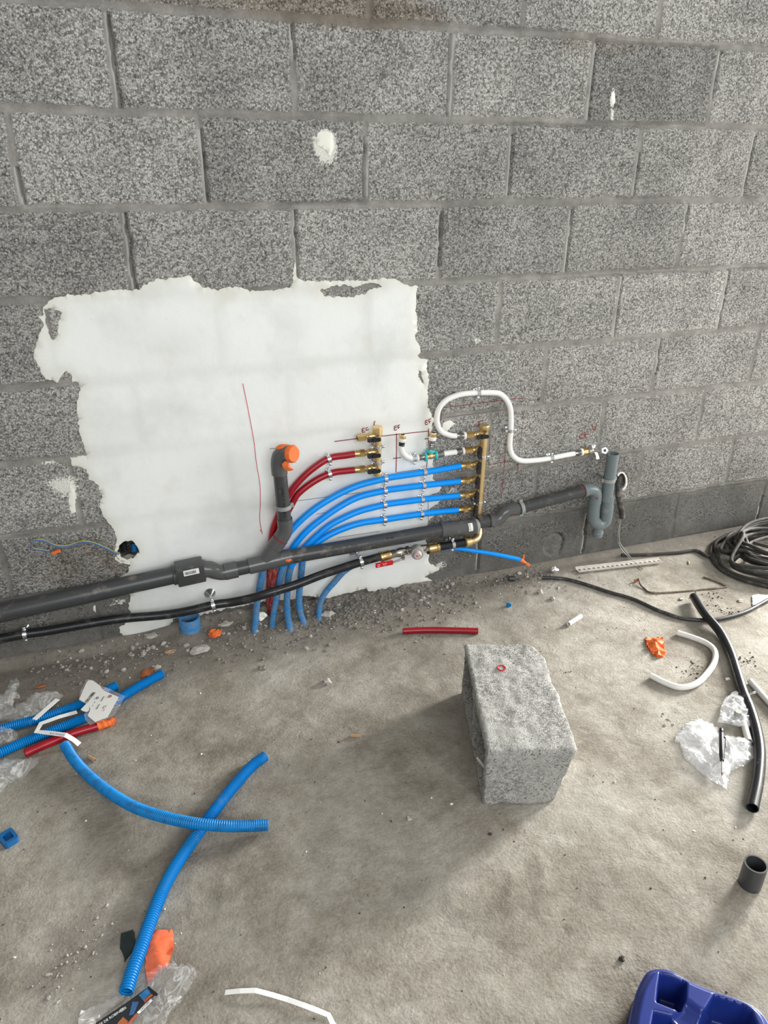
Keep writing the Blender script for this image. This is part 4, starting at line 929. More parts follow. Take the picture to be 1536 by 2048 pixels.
vs_((759, 1115), (781, 1108.5), [(0, .019), (.08, .0225), (.25, .0225), (.3, .0205), (.9, .0205), (1, .018)], 'brassd', 'union_nut', 'brass compression nut', 18)
vs_((780, 1109), (791, 1106.5), [(0, .015), (.1, .0185), (.9, .0185), (1, .015)], 'nickel', 'hex_end', None, 6)
vb = vs_((790, 1106.8), (811, 1101.5), [(0, .014), (.25, .0195), (.6, .0205), (.9, .017), (1, .015)], 'nickel', 'valve_body', 'nickel ball valve', 20)
vs_((811, 1102), (818, 1100.4), [(0, .012), (.1, .0205), (.9, .0205), (1, .012)], 'nickel', 'hex_ring', None, 6)
vs_((817, 1100.6), (851, 1095), [(0, .012), (.3, .016), (.7, .016), (1, .013)], 'nickel', 'reducer_body', 'pressure reducer body')
vs_((848, 1098), (858, 1096), [(0, .014), (.1, .019), (.9, .019), (1, .014)], 'nickel', 'hex_end', None, 6)
vs_((856, 1097.8), (878, 1093.5), [(0, .018), (.1, .0205), (.7, .0205), (.75, .0225), (.92, .0225), (1, .019)], 'brassd', 'union_nut', 'brass compression nut', 18)
P0 = W(833, 1099, DV); P1 = W(835, 1108, DV+.055); dR = (P1-P0).normalized()
MB().lathe(P0, P1, [(0, .022), (.12, .0245), (.2, .0235), (.45, .026), (.9, .0255), (1, .023)], 24).build('reducer_cap', 'gcap', va, 'grey ribbed cap')
kn = MB().lathe(P1-dR*.002, P1+dR*.016+Vector((0, 0, -.004)), [(0, .0165), (.7, .0155), (1, .0135)], 20).build('reducer_knob', 'pinkcap', va, 'pale knob')
text_on('+ -', .011, 'mark', kn, flat(P1+dR*.0166+Vector((0, 0, -.004)), Vector((1, 0, 0)), dR), bold=.0006)
MB().cyl(W(855, 1100, DV), W(857, 1106, DV+.02), .0068, seg=14).build('gauge_plug', 'black', va, 'black plug')
# lever
L0 = W(805, 1114, DV+.028); mb = MB(); mb.cyl(W(803, 1105, DV), L0, .007, seg=12); mb.build('stem', 'nickel', vb)
L0 = W(806, 1116.5, DV+.030); L1 = W(786, 1124.5, DV+.034); L2 = W(751, 1131.5, DV+.034)
hd = MB(); hd.tube([L0, L0.lerp(L1, .5)+Vector((0, 0, -.002)), L1], .0042, 8); hd.lathe(L0+Vector((0, .004, 0)), L0+Vector((0, -.007, 0)), [(0, .0085), (.6, .0085), (1, .006)], 6); lo = hd.build('lever_arm', 'nickel', vb)
T_ = (L2-L1).normalized(); Cg = L1.lerp(L2, .5); Rg = Matrix((T_, Vector((0, 1, 0)), T_.cross(Vector((0, 1, 0))))).transposed()
gp = MB(); gp.box(Cg, ((L2-L1).length, .006, .020), Rg, bev=.0028); go = gp.build('lever_grip', 'grip', vb, 'red lever grip')
text_on('WATER', .0055, 'paper', vb, flat(Cg+Vector((0, -.0033, .0022)), -T_, Vector((0, -1, 0))), name='grip_text'); text_on('PN 25', .0040, 'paper', vb, flat(Cg+Vector((0, -.0033, -.0035)), -T_, Vector((0, -1, 0))), name='grip_text')
q = L2.lerp(L1, .17)+Vector((0, -.0034, 0)); rg_ = MB(); ring = [q+Vector((math.cos(a)*.0042, 0, math.sin(a)*.0042)) for a in [2*math.pi*i/16 for i in range(17)]]; rg_.tube(ring, .0008, 6); rg_.build('grip_badge', 'paper', vb)
seg_ = MB().cyl(W(877, 1094, DV), W(933, 1084, DV), RP, seg=20).build('short_pipe', 'pec', va, 'short black pipe')
vs_((929, 1085), (941, 1082.5), [(0, .020), (.12, .0245), (.35, .0245), (.4, .0215), (.9, .0225), (1, .020)], 'brass', 'elbow_nut', 'ribbed brass nut', 16)
MB().tube(spline([W(939, 1083, DV), W(948, 1080.5, DV), W(954.5, 1075, DV-.01), W(957, 1066, DV-.022), W(957, 1053, .052), W(957, 1043, .046)], .006), lambda s: .0165+.0013*math.sin(s*900), 20).build('brass_elbow', 'brass', va, 'brass elbow up to the manifold')
place_clip('s', W(905, 1089, DV), dirn((880, 1093.5), (930, 1085)), 'zinc clip on short black pipe right of pressure reducer', RP, .05, 'metal clips on the black pipe')

# ------------------------------------------------------------------ tap valve on the right
tv = thing('tap_valve', W(1179, 903, .03), 'chrome washing machine tap with small blue dotted knob beside standpipe', 'tap')
MB().lathe(W(1180, 894, .001), W(1180, 894, .012), [(0, .024), (.25, .024), (.8, .019), (1, .013)], 28).build('wall_plate', 'chrome', tv)
MB().lathe(W(1164, 904.3, .03), W(1174, 903, .03), [(0, .013), (.1, .0165), (.85, .0165), (1, .013)], 8).build('union_nut', 'brassd', tv, 'brass nut')
mb = MB(); mb.cyl(W(1180, 894, .008), W(1181, 901.5, .038), .0105); mb.cyl(W(1172, 903.2, .03), W(1190, 902, .036), .0115); mb.ico(W(1181, 902, .034), .015, 2); mb.cyl(W(1188, 902, .036), W(1194, 915, .050), .0095); mb.build('tap_body', 'nickel', tv)
MB().lathe(W(1193.5, 913, .048), W(1194.5, 919, .054), [(0, .0125), (.1, .0145), (.9, .0145), (1, .012)], 8).build('outlet_nut', 'chrome', tv)
Kn = W(1208.5, 901, .075); MB().cyl(W(1186, 902, .036), Kn, .0055, seg=14).build('stem', 'chrome', tv)
kb = MB(); n_ = 24; dk = Vector((-.25, -.9, .35)).normalized()
a_ = Vector((0, 0, 1)).cross(dk).normalized(); b_ = dk.cross(a_); vs = []
for h_ in (0, .009):
    for i in range(n_): q = 2*math.pi*i/n_; R_ = .0135*(1+.10*math.cos(5*q)); vs.append(Kn+dk*(h_-.002)+(a_*math.cos(q)+b_*math.sin(q))*R_)
kb.add(vs, [[i, (i+1) % n_, (i+1) % n_+n_, i+n_] for i in range(n_)]+[list(range(n_))[::-1], list(range(n_, 2*n_))]); ko = kb.build('knob', 'white', tv, 'pale lobed knob')
MB().lathe(Kn+dk*.0065, Kn+dk*.0085, [(0, .0055), (.6, .0055), (1, .004)], 16).build('knob_dot', PM('knob_blue', (.01, .02, .16), .4), ko, 'dark blue dot')

# ------------------------------------------------------------------ electrical bits
eb = thing('wiring_outlet', W(256, 1100, .0), 'broken wall outlet hole with black conduit ends and loose wires', 'wiring')
MB().tube(even([W(246, 1082, -.03), W(250, 1103, -.008)], .0012), corr(.011, .005, .2), 16, wall=.001).build('black_conduit', 'black', eb)
MB().tube(even([W(268, 1088, -.03), W(269, 1104, -.014)], .0012), corr(.012, .005, .12), 16, wall=.001).build('blue_conduit', 'bluecap', eb)
lump(W(258, 1113, -.012), .016, (1.3, .6, .6), rn).build('rubble', 'concrete', eb)
z9 = zz(40, 1040, 5.908)
def wire(par, L, ds, r, mat, name='wire', label=None):
    P = spline([W(*q, dd) for q, dd in zip(L, ds)], .004); MB().tube(P, r, 8).build(name, mat, par, label)
base = [(1180, 395), (1120, 385), (1000, 325), (880, 275), (760, 255), (680, 270), (600, 300), (500, 312), (400, 295), (320, 255), (250, 235), (180, 240), (140, 280), (145, 330), (200, 345), (340, 365)]
dsb = [-.005, .012, .03, .035, .035, .03, .028, .028, .03, .035, .04, .042, .04, .035, .03, .025]
for k_, (mt, ox, oy, dz) in enumerate([('wblue', 0, 0, .003), ('wblue', 6, 14, .0), ('wgreen', -4, -9, .002), ('wbrown', 3, -3, -.001)]):
    L = [z9(x+ox*(1 if i < 11 else -1), y+oy*(1 if i < 11 else .4)) for i, (x, y) in enumerate(base)]
    wire(eb, L, [q+dz for q in dsb], .0017, mt, 'wire', {'wblue': 'blue wire', 'wgreen': 'yellow green wire', 'wbrown': 'brown wire'}[mt])
MB().box(W(*z9(430, 375), .026), (.030, .008, .011), Matrix.Rotation(-.25, 3, 'Y'), bev=.002).build('tape', 'orange', eb, 'orange tape on the wire ends')
ec = thing('cable_conduit', W(1243, 962, .0), 'black corrugated conduit with bare wires hanging behind standpipe', 'conduit')
cpth = spline([W(1240, 955, -.02), W(1236, 964, .005), W(1235, 975, .022), W(1236.5, 990, .03), W(1240, 1008, .034), W(1243, 1022, .036), W(1245, 1036, .036)], .004)
MB().tube(even(cpth, .0012), corr(.0128, .0062, .34), 16, wall=.001).build('conduit', PM('dusty_black_conduit', (.055, .05, .045), .6, dust=.4), ec)
zA = zz(1040, 1000, 3.097)
for k_, (mt, ox, dx) in enumerate([('wgrey', 0, 0), ('wblue', 2, .3), ('wgreen', 3, .6), ('wbrown', 1, .9)]):
    L = [(1245, 1034), (1240+dx, 1045), (1236+ox*.8, 1068), (1237+ox, 1085), (1243+ox*2, 1098), (1255+ox*1.5, 1112), (1272, 1128), (1286, 1139)]
    g_ = [W(*L[0], .036), W(*L[1], .037), W(*L[2], .04), W(*L[3], .045)]+[GG(*L[4], .035-.006*k_), GG(*L[5], .02-.004*k_), GG(*L[6], .006), GG(*L[7], .004)]
    MB().tube(spline(g_, .004), .0016, 8).build('wire', mt, ec, {'wgrey': 'grey wire', 'wblue': 'blue wire', 'wgreen': 'yellow green wire', 'wbrown': 'brown wire'}[mt])
# broad blue duct in the ground below the black pipe
q0 = W(381, 1257, .05); q0.z = 0.0
MB().tube(even([q0+Vector((0, 0, -.02)), Vector((q0.x, q0.y, W(381, 1233, .05).z))], .0018), corr(.039, .0075, .08), 28, wall=.003).build('ground_duct', 'bluecd')
tagp(bpy.data.objects['ground_duct'], 'broad open blue duct rising from floor behind black pipe', 'duct')
lump(q0+Vector((0.0, .0, .050)), .034, (1, 1, .25), rn, .3).build('duct_rubble', 'void', bpy.data.objects['ground_duct'])

# ------------------------------------------------------------------ loose concrete block
BL = thing('concrete_block', (.60, -.95, 0), 'loose hollow concrete block lying on its side in the middle of the floor', 'concrete block')
u_ = Vector((.951, -.309, 0)); l_ = Vector((.309, .951, 0)); O_ = Vector((.487, -1.137, fh((.55, -1.1)))); LL, WW, HH = .487, .248, .200
def bshape(a, b, c):            # a across, b along, c up
    rr_ = .009; q = Vector((min(max(a, rr_), WW-rr_), min(max(b, rr_), LL-rr_), min(max(c, rr_), HH-rr_))); p = Vector((a, b, c)); v = p-q
    if v.length > 0: p = q+v.normalized()*rr_
    n1 = noise.noise(p*28); n2 = noise.noise(p*90); p = p+v.normalized()*((n1)*.004+n2*.002) if v.length > 0 else p
    k1 = max(0, 1-(Vector((p.x-WW, p.y, 0)).length)/.085); p.x -= k1*(.040*(1-p.z/HH)+.004); p.y += k1*.012*(1-p.z/HH)
    k2 = max(0, 1-abs(p.y-LL*.62)/.05)*max(0, 1-(WW-p.x)/.02)*max(0, 1-(HH-p.z)/.03); p.x -= k2*.006; p.z -= k2*.004
    k3 = max(0, 1-Vector((p.x-WW, p.y-LL, p.z-HH)).length/.07); p.x -= .022*k3; p.y -= .02*k3
    return O_+u_*p.x+l_*p.y+Vector((0, 0, p.z))
bb = MB()
def face(fn, n1, n2):
    vs = [bshape(*fn(i/n1, j/n2)) for j in range(n2+1) for i in range(n1+1)]
    bb.add(vs, [[j*(n1+1)+i, j*(n1+1)+i+1, (j+1)*(n1+1)+i+1, (j+1)*(n1+1)+i] for j in range(n2) for i in range(n1)])
sA_, sB_, sC_ = 40, 76, 32
face(lambda s, t: (s*WW, t*LL, HH), sA_, sB_); face(lambda s, t: ((1-s)*WW, t*LL, 0), sA_, sB_); face(lambda s, t: (s*WW, 0, t*HH), sA_, sC_); face(lambda s, t: ((1-s)*WW, LL, t*HH), sA_, sC_); face(lambda s, t: (WW, s*LL, t*HH), sB_, sC_)
def rrect(cx, cy, hx, hy, r, n=6):
    o = []
    for sx, sy, a0 in ((1, 1, 0), (-1, 1, 90), (-1, -1, 180), (1, -1, 270)):
        for i in range(n+1): a = math.radians(a0+90*i/n); o.append(Vector((cx+sx*(hx-r)+r*math.cos(a), cy+sy*(hy-r)+r*math.sin(a))))
    return o
cores = [rrect(.130, .1, .104, .080, .035), rrect(.356, .1, .104, .080, .035)]
vs = [Vector((s, t)) for s in [i*LL/sB_ for i in range(sB_+1)] for t in [j*HH/sC_ for j in range(sC_+1)] if not any(inpoly(s, t, c_) for c_ in cores)]
es = []
for c_ in cores: o_ = len(vs); vs += c_; es += [(o_+i, o_+(i+1) % len(c_)) for i in range(len(c_))]
V, E, Fc, _, _, _ = delaunay_2d_cdt(vs, es, [], 0, 1e-6)
fs = [list(f) for f in Fc if not any(inpoly(*(sum((V[i] for i in f), Vector((0, 0)))/3), c_) for c_ in cores)]
bb.add([bshape(0, q.x, q.y) for q in V], fs)
for c_ in cores:
    m_ = sum(c_, Vector((0, 0)))/len(c_); n = len(c_); vs = []; dep = [0, .03, .10, .20]
    for dd in dep:
        k_ = 1-.12*dd/.2
        for q in c_: r_ = m_+(q-m_)*k_; vs.append(bshape(0, r_.x, r_.y)+u_*dd)
    bb.add(vs, [[a*n+i, a*n+(i+1) % n, (a+1)*n+(i+1) % n, (a+1)*n+i] for a in range(3) for i in range(n)]+[[3*n+i for i in range(n)]])
bb.build('body', 'block', BL, ang=50)
shard = MB(); qs = O_+u_*.012+l_*.11+Vector((0, 0, .045)); shard.box(qs, (.004, .05, .010), Matrix.Rotation(.4, 3, 'X') @ Matrix.Rotation(.3, 3, 'Z'), bev=.001)
single('plaster_shard', shard, 'plaster_w', 'white shard stuck in the side opening of the loose block', 'shard')
rg_ = MB(); rc = G(1003, 1336, .2+O_.z+.002); rg_.tube([rc+Vector((math.cos(a)*.0125, math.sin(a)*.0125, 0)) for a in [2*math.pi*i/24 for i in range(25)]], .0022, 8)
single('washer_ring', rg_, 'grip', 'small red sealing ring lying on the loose block', 'washer')

# ------------------------------------------------------------------ tubes and cut-offs on the floor
def floor_path(L, r, extra=None):
    out = []
    for i, q in enumerate(L):
        z = r+(q[2] if len(q) > 2 else 0); out.append(GG(q[0], q[1], z))
    return out
def ribbed(name, L, r, mat, label, cat, group=None, pitch=.0060, depth=.22):
    P = even(spline(floor_path(L, r), .006), pitch/4); mb = MB(); mb.tube(P, corr(r, pitch, depth), 20, wall=.0016)
    return single(name, mb, mat, label, cat, group)
GCB = 'blue corrugated conduit offcuts on the floor'
ribbed('conduit_offcut', [(531, 1512), (504, 1532), (469, 1571), (430, 1620), (391, 1674), (352, 1731), (324, 1784), (300, 1845), (283, 1893), (264, 1945), (252, 1984)], .0165, 'bluec', 'long straight blue corrugated conduit crossing under the curved one', 'conduit', GCB)
ribbed('conduit_offcut', [(129, 1489, .012), (152, 1524, .006), (184, 1557), (227, 1590, .002), (273, 1616, .010), (332, 1635, .026), (391, 1647, .034), (449, 1652, .026), (500, 1652, .014), (536, 1650, .008)], .0158, 'bluecs', 'curved blue corrugated conduit lying over the straight one', 'conduit', GCB, depth=.12)
ribbed('conduit_offcut', [(325, 1347), (281, 1371), (234, 1400), (190, 1425), (145, 1446), (70, 1475), (0, 1505), (-60, 1530)], .0165, 'bluec', 'long blue corrugated conduit under the paper card, beside red tube', 'conduit', GCB)
ribbed('conduit_offcut', [(233, 1371), (200, 1389), (164, 1407), (94, 1433), (23, 1452), (-60, 1475)], .0165, 'bluec', 'blue corrugated conduit farthest left, half under clear bags', 'conduit', GCB)
t = thing('red_tube_offcut', GG(120, 1478), 'red tube on floor with orange taped end, left', 'tube offcut')
MB().tube(spline(floor_path([(196, 1452), (168, 1460), (140, 1469), (95, 1487), (50, 1507)], .013)), .013, 18, wall=.002).build('tube', 'red', t)
tl = spline([GG(194, 1452.5, .013), GG(212, 1447, .012), GG(231, 1441, .012)], .004); tb = MB(); tb.tube(tl, lambda s: .0145-.05*s, 12)
tb.v = [q+Vector((rn.uniform(-1, 1), rn.uniform(-1, 1), rn.uniform(-1, 1)))*.0016 for q in tb.v]; tb.build('tape', 'orange', t, 'orange tape wrapped end')
mb = MB(); mb.tube(spline(floor_path([(806, 1262), (850, 1260), (900, 1260.5), (956, 1262)], .0118)), .0118, 18, wall=.002)
single('red_tube_offcut', mb, 'red', 'straight red tube cut-off lying behind the loose block', 'tube offcut')
mb = MB(); mb.tube(spline(floor_path([(1355, 1265.5), (1385, 1275), (1411, 1285.5), (1426, 1297), (1431, 1310), (1428, 1326), (1418, 1342), (1400, 1362), (1381, 1372), (1357, 1374.5), (1329, 1365), (1301, 1351)], .0105)), .0105, 18, wall=.002)
single('white_tube_offcut', mb, 'whited', 'bent white tube lying in a hook shape on floor', 'tube offcut', 'white tube cut-offs on the floor')
mb = MB(); mb.tube(spline(floor_path([(1500, 1362), (1536, 1403), (1585, 1455)], .0105)), .0105, 18, wall=.002)
single('white_tube_offcut', mb, 'whited', 'straight white tube at right edge beside black pipe', 'tube offcut', 'white tube cut-offs on the floor')
mb = MB(); mb.tube(spline(floor_path([(1487, 1440), (1492, 1462), (1498, 1483)], .0105)), .0108, 18, wall=.0022)
single('white_tube_offcut', mb, 'whited', 'short white tube poking out under the small clear bag', 'tube offcut', 'white tube cut-offs on the floor')
mb = MB(); mb.tube(floor_path([(1137, 1248), (1162, 1232)], .0095), .0095, 16, wall=.002)
single('white_tube_offcut', mb, 'whited', 'tiny white tube piece near the red tube cut-off', 'tube offcut', 'white tube cut-offs on the floor')
mb = MB(); mb.tube(spline(floor_path([(1387, 1193, .008), (1409, 1227, .014), (1439, 1263, .004), (1460, 1303), (1474, 1345), (1487, 1386), (1501, 1420), (1514, 1464), (1520, 1508), (1516, 1562), (1505, 1616)], .0165)), .0165, 24, wall=.003)
single('black_pipe_offcut', mb, 'pec', 'thick curved black pipe cut-off lying along the right side', 'pipe offcut')
mb = MB(); mb.tube(floor_path([(1018, 1157), (1029, 1157)], .0115), .0115, 16, wall=.002)
single('black_pipe_offcut', mb, 'pvc', 'very short dark pipe piece near the wall by the tall manifold', 'pipe offcut')
tbs = GG(1499, 1768); mb = MB(); tt = tbs+Vector((.0, .0, .073)); mb.tube([tbs, tbs.lerp(tt, .5), tt], .0272, 32, wall=.004)
single('grey_pipe_offcut', mb, 'pvc', 'short grey pipe piece standing upright near right edge', 'pipe offcut')
# rigid small things
mb = MB(); mb.tube(spline(floor_path([(1085, 1155), (1130, 1158), (1169, 1168), (1218, 1184), (1266, 1198), (1315, 1220), (1363, 1236), (1405, 1240), (1444, 1237), (1492, 1223), (1536, 1200), (1600, 1170)], .0075)), .0075, 12)
single('black_cable', mb, 'cabled', 'loose black cable sweeping across floor under the thick black pipe', 'cable')
# coil
rc_ = random.Random(11); CC = (2.45, -.300); pts = [GG(1243, 1110, .006), GG(1275, 1110, .006), GG(1314, 1108.5, .006), GG(1360, 1105, .007), GG(1392, 1101, .008)]
a = math.pi*1.02; k_ = 0; turns = 18; zc = .008
a0 = math.atan2(pts[-1].y-CC[1]-.02, pts[-1].x-CC[0])
for i in range(turns*14):
    th = a0-2*math.pi*i/14; lp = i//14
    if i % 14 == 0: Rx = rc_.uniform(.20, .36) if lp else .33; Ry = Rx*rc_.uniform(.66, .76); ox, oy = rc_.uniform(-.035, .035), rc_.uniform(-.02, .02)
    if lp < 3: Rx = .385-lp*.026; Ry = .278-lp*.018; ox = oy = 0
    w_ = 1+.06*math.sin(th*2+lp*1.3)+.03*math.sin(th*3+lp)
    x = CC[0]+ox+Rx*w_*math.cos(th); y = CC[1]+oy+Ry*w_*math.sin(th); zc = .009+.0065*lp*(.7+.3*math.sin(th+lp*2.1))
    pts.append(Vector((x, min(y, -.022), zc)))
mb = MB(); mb.tube(spline(pts, .012), .0078, 10); single('cable_coil', mb, 'cable', 'large coil of dark grey electric cable heaped against the wall', 'cable')
# perforated strip with slots
s0 = GG(1154, 1141, .008); s1 = GG(1322, 1121.5, .008); T_ = (s1-s0).normalized(); S_ = Vector((-T_.y, T_.x, 0)); Ls = (s1-s0).length; mb = MB(); n = 18; wd = .017
P2 = lambda s, w: s0+T_*s+S_*w
mb_v = []
for i in range(n):
    a_ = Ls*i/n; b_ = Ls*(i+1)/n; m1 = a_+(b_-a_)*.28; m2 = a_+(b_-a_)*.78; q = [P2(a_, -wd), P2(b_, -wd), P2(b_, wd), P2(a_, wd), P2(m1, -wd*.45), P2(m2, -wd*.45), P2(m2, wd*.45), P2(m1, wd*.45)]
    up = [p_+Vector((0, 0, .0012)) for p_ in q]
    mb.add(up, [[0, 1, 5, 4], [1, 2, 6, 5], [2, 3, 7, 6], [3, 0, 4, 7]]); mb.add(q+up, [[4, 5, 13, 12], [5, 6, 14, 13], [6, 7, 15, 14], [7, 4, 12, 15]])
for w_ in (-wd, wd): mb.add([P2(0, w_), P2(Ls, w_), P2(Ls, w_)+Vector((0, 0, .010)), P2(0, w_)+Vector((0, 0, .010))], [[0, 1, 2, 3]])
single('perforated_strip', mb, 'perf', 'slotted metal strip lying on floor at the foot of the wall', 'metal strip', smooth=False)
mb = MB(); mb.tube(spline(floor_path([(1277, 1157, .012), (1281, 1169, .004), (1290, 1178), (1303, 1185), (1347, 1184), (1400, 1179), (1445, 1175), (1452, 1172), (1430, 1162), (1407, 1154)], .0035)), .0038, 8)
t = single('bent_rod', mb, 'rod', 'thin rusty bent steel rod on floor before the cable coil', 'steel rod')
lump(GG(1272, 1161, .008), .010, (1, .7, .8), rn).build('rust_lump', 'rust', t, 'orange rusty lump')
single('foil_ball', lump(GG(1108, 1139, .012), .016, (1.2, .8, .8), rn, .3, 3), 'foil', 'crumpled silver foil ball near the wall', 'foil ball')

# ------------------------------------------------------------------ pieces of film, tape, paper
fz = lambda x, y: fh((x, y))
def sheet(name, L, h, mat, label, cat, group=None, z0=0.0, step=.008, inner=.012, amp=.002, layers=2, fold=18, seed=1, z0f=None, ang=75):
    P = [G(*q, z0) for q in L]; mb = crumple(P, z0f or (lambda x, y: fz(x, y)+z0), h, mat, random.Random(seed), step, inner, amp, layers, fold)
    return single(name, mb, mat, label, cat, group, ang=ang)
q4 = zz(1240, 1180, 4.267); qp = zz(1330, 1370, 7.457)
sheet('plastic_bag', [qp(*q) for q in [(490, 525), (360, 560), (270, 620), (250, 690), (150, 780), (140, 850), (215, 865), (250, 960), (290, 1090), (440, 1230), (560, 1340), (700, 1430), (830, 1500), (915, 1560), (940, 1400), (985, 1290), (1100, 1240), (1220, 1195), (1400, 1060), (1440, 1005), (1410, 960), (1340, 960), (1260, 900), (1200, 840), (1140, 810), (1050, 790), (920, 770), (790, 770), (770, 690), (700, 620), (620, 580)]], .032, 'filmm', 'milky white plastic bag crumpled on floor under the black pencil', 'plastic bag', seed=3, inner=.010, fold=8, ang=22)
sheet('small_clear_bag', [qp(*q) for q in [(1010, 120), (940, 190), (880, 220), (840, 330), (790, 560), (930, 580), (1090, 620), (1330, 640), (1340, 440), (1310, 300), (1230, 170), (1360, 120), (1290, 130), (1190, 180), (1090, 190), (1070, 120)]], .022, 'filmm', 'small clear bag of fittings draped on the black pipe', 'plastic bag', z0=.012, seed=4, inner=.007)
mb = MB(); fb = GG(1474, 1434, .012); mb.lathe(fb, fb+Vector((0, 0, .024)), [(0, .009), (.5, .0115), (1, .0105)], 18)
single('pipe_fitting_in_bag', mb, 'gcap', 'round grey fitting inside the small clear bag', 'pipe fitting')
# pencil
pn = thing('marker_pencil', GG(1444, 1500), 'black carpenter marking pencil lying on the milky bag', 'pencil'); hz_ = .036
pt_ = lambda x, y, z=hz_: GG(x, y, z)
MB().lathe(pt_(1442.5, 1458), pt_(1444, 1521), [(0, .0055), (.03, .0072), (.13, .0072), (.14, .0062), (.17, .0078), (.9, .0078), (.93, .0065), (1, .006)], 16).build('barrel', 'black', pn)
cl_ = MB(); cl_.tube([pt_(1448, 1473, hz_+.004), pt_(1452, 1477, hz_+.004), pt_(1452, 1494, hz_+.003)], .0022, 8); cl_.build('clip', 'black', pn)
MB().cyl(pt_(1444, 1520), pt_(1444, 1546, .028), .0024, seg=10).build('lead_holder', 'steel', pn, 'thin metal tip'); MB().cyl(pt_(1444, 1545, .0285), pt_(1443.5, 1553, .025), .0022, .0005, seg=8).build('lead', 'mark', pn, 'red lead')
z0_ = zz(0, 1300, 4.267)
sheet('clear_bag', [z0_(*q) for q in [(-120, 400), (40, 380), (80, 300), (90, 265), (150, 255), (170, 300), (130, 360), (175, 410), (120, 420), (110, 480), (170, 560), (250, 600), (250, 640), (60, 600), (-120, 620)]], .028, 'filmw', 'crumpled clear plastic wrapper at the far left edge', 'plastic wrapper', seed=5, fold=20)
sheet('clear_bag', [z0_(*q) for q in [(130, 480), (220, 440), (290, 390), (390, 355), (470, 370), (545, 390), (505, 430), (400, 510), (300, 590), (260, 640), (200, 620), (215, 590), (140, 530)]], .028, 'filmw', 'clear bag with white strip edge above the blue conduits', 'plastic wrapper', z0=.012, seed=6)
mb = MB(); A_, B_ = GG(*z0_(292, 592), .040), GG(*z0_(492, 418), .040); S_ = (B_-A_).cross(Vector((0, 0, 1))).normalized()*.008; mb.add([A_-S_, B_-S_, B_+S_, A_+S_, A_-S_-Vector((0, 0, .0012)), B_-S_-Vector((0, 0, .0012)), B_+S_-Vector((0, 0, .0012)), A_+S_-Vector((0, 0, .0012))], [[0, 1, 2, 3], [7, 6, 5, 4], [0, 4, 5, 1], [1, 5, 6, 2], [2, 6, 7, 3], [3, 7, 4, 0]])
mb.build('header_strip', 'paper', bpy.data.objects['clear_bag.001'], 'white paper strip', smooth=False)
sheet('clear_bag', [z0_(*q) for q in [(-80, 640), (60, 645), (110, 680), (150, 720), (160, 760), (100, 790), (40, 800), (-80, 820)]], .030, 'film', 'small clear wrapper between the two left conduits', 'plastic wrapper', z0=.02, seed=7)
sheet('clear_bag', [z0_(*q) for q in [(-60, 1010), (30, 945), (150, 935), (220, 930), (290, 940), (335, 920), (330, 970), (250, 1040), (200, 1100), (120, 1120), (70, 1150), (10, 1225), (-60, 1260)]], .026, 'filmw', 'torn milky wrapper below the red tube at left', 'plastic wrapper', seed=8)
# folded paper strip
def strip(name, L, w, mat, label, cat, texts=None, th=.0006, zs=None, onedge=False):
    P = [GG(q[0], q[1], q[2]) for q in L]; mb = MB(); n = len(P); vs = []
    for i in range(n):
        t_ = (P[min(i+1, n-1)]-P[max(0, i-1)]).normalized()
        s = (Vector((0, 0, 1)) if onedge else Vector((-t_.y, t_.x, 0)).normalized())
        s = (s*.8+Vector((-t_.y, t_.x, 0)).normalized()*.6).normalized() if onedge else s
        vs += [P[i]+s*w/2, P[i]-s*w/2]
    up = Vector((0, 0, th)) if not onedge else Vector((0, th, 0)); m = len(vs); vs += [q+up for q in vs]
    fs = [[2*i, 2*i+1, 2*i+3, 2*i+2] for i in range(n-1)]; fs = [f[::-1] for f in fs]+[[q+m for q in f] for f in fs]
    for i in range(n-1): fs += [[2*i, 2*i+2, 2*i+2+m, 2*i+m], [2*i+1, 2*i+1+m, 2*i+3+m, 2*i+3]]
    mb.add(vs, fs); return single(name, mb, mat, label, cat, smooth=False), P
so_, sP = strip('paper_strip', [(154, 1424, .030), (118, 1434, .036), (82, 1447, .038), (73, 1463, .036), (100, 1466, .040), (131, 1470, .042), (148, 1480, .020), (159, 1489, .008)], .017, 'paper', 'folded white paper strip with blue print lying over the conduits', 'paper strip')
cT = GG(115, 1468.5, .0430); Tt = (GG(131, 1470, .043)-GG(100, 1466, .041)).normalized()
ORG[so_.name] = ORG[so_.name]
text_on('THERMACOME', .0105, 'lblue', so_, flat(cT, -Tt, Vector((0, 0, 1)), .0012), sx=.75)
strip('paper_strip', [(450, 1985, .004), (480, 1982, .010), (511, 1981, .012), (545, 1990, .008), (575, 1999, .006), (606, 2010, .010), (635, 2021, .006), (657, 2030, .004), (668, 2052, .004)], .011, 'paper', 'curled white paper strip near the bottom edge', 'paper strip')
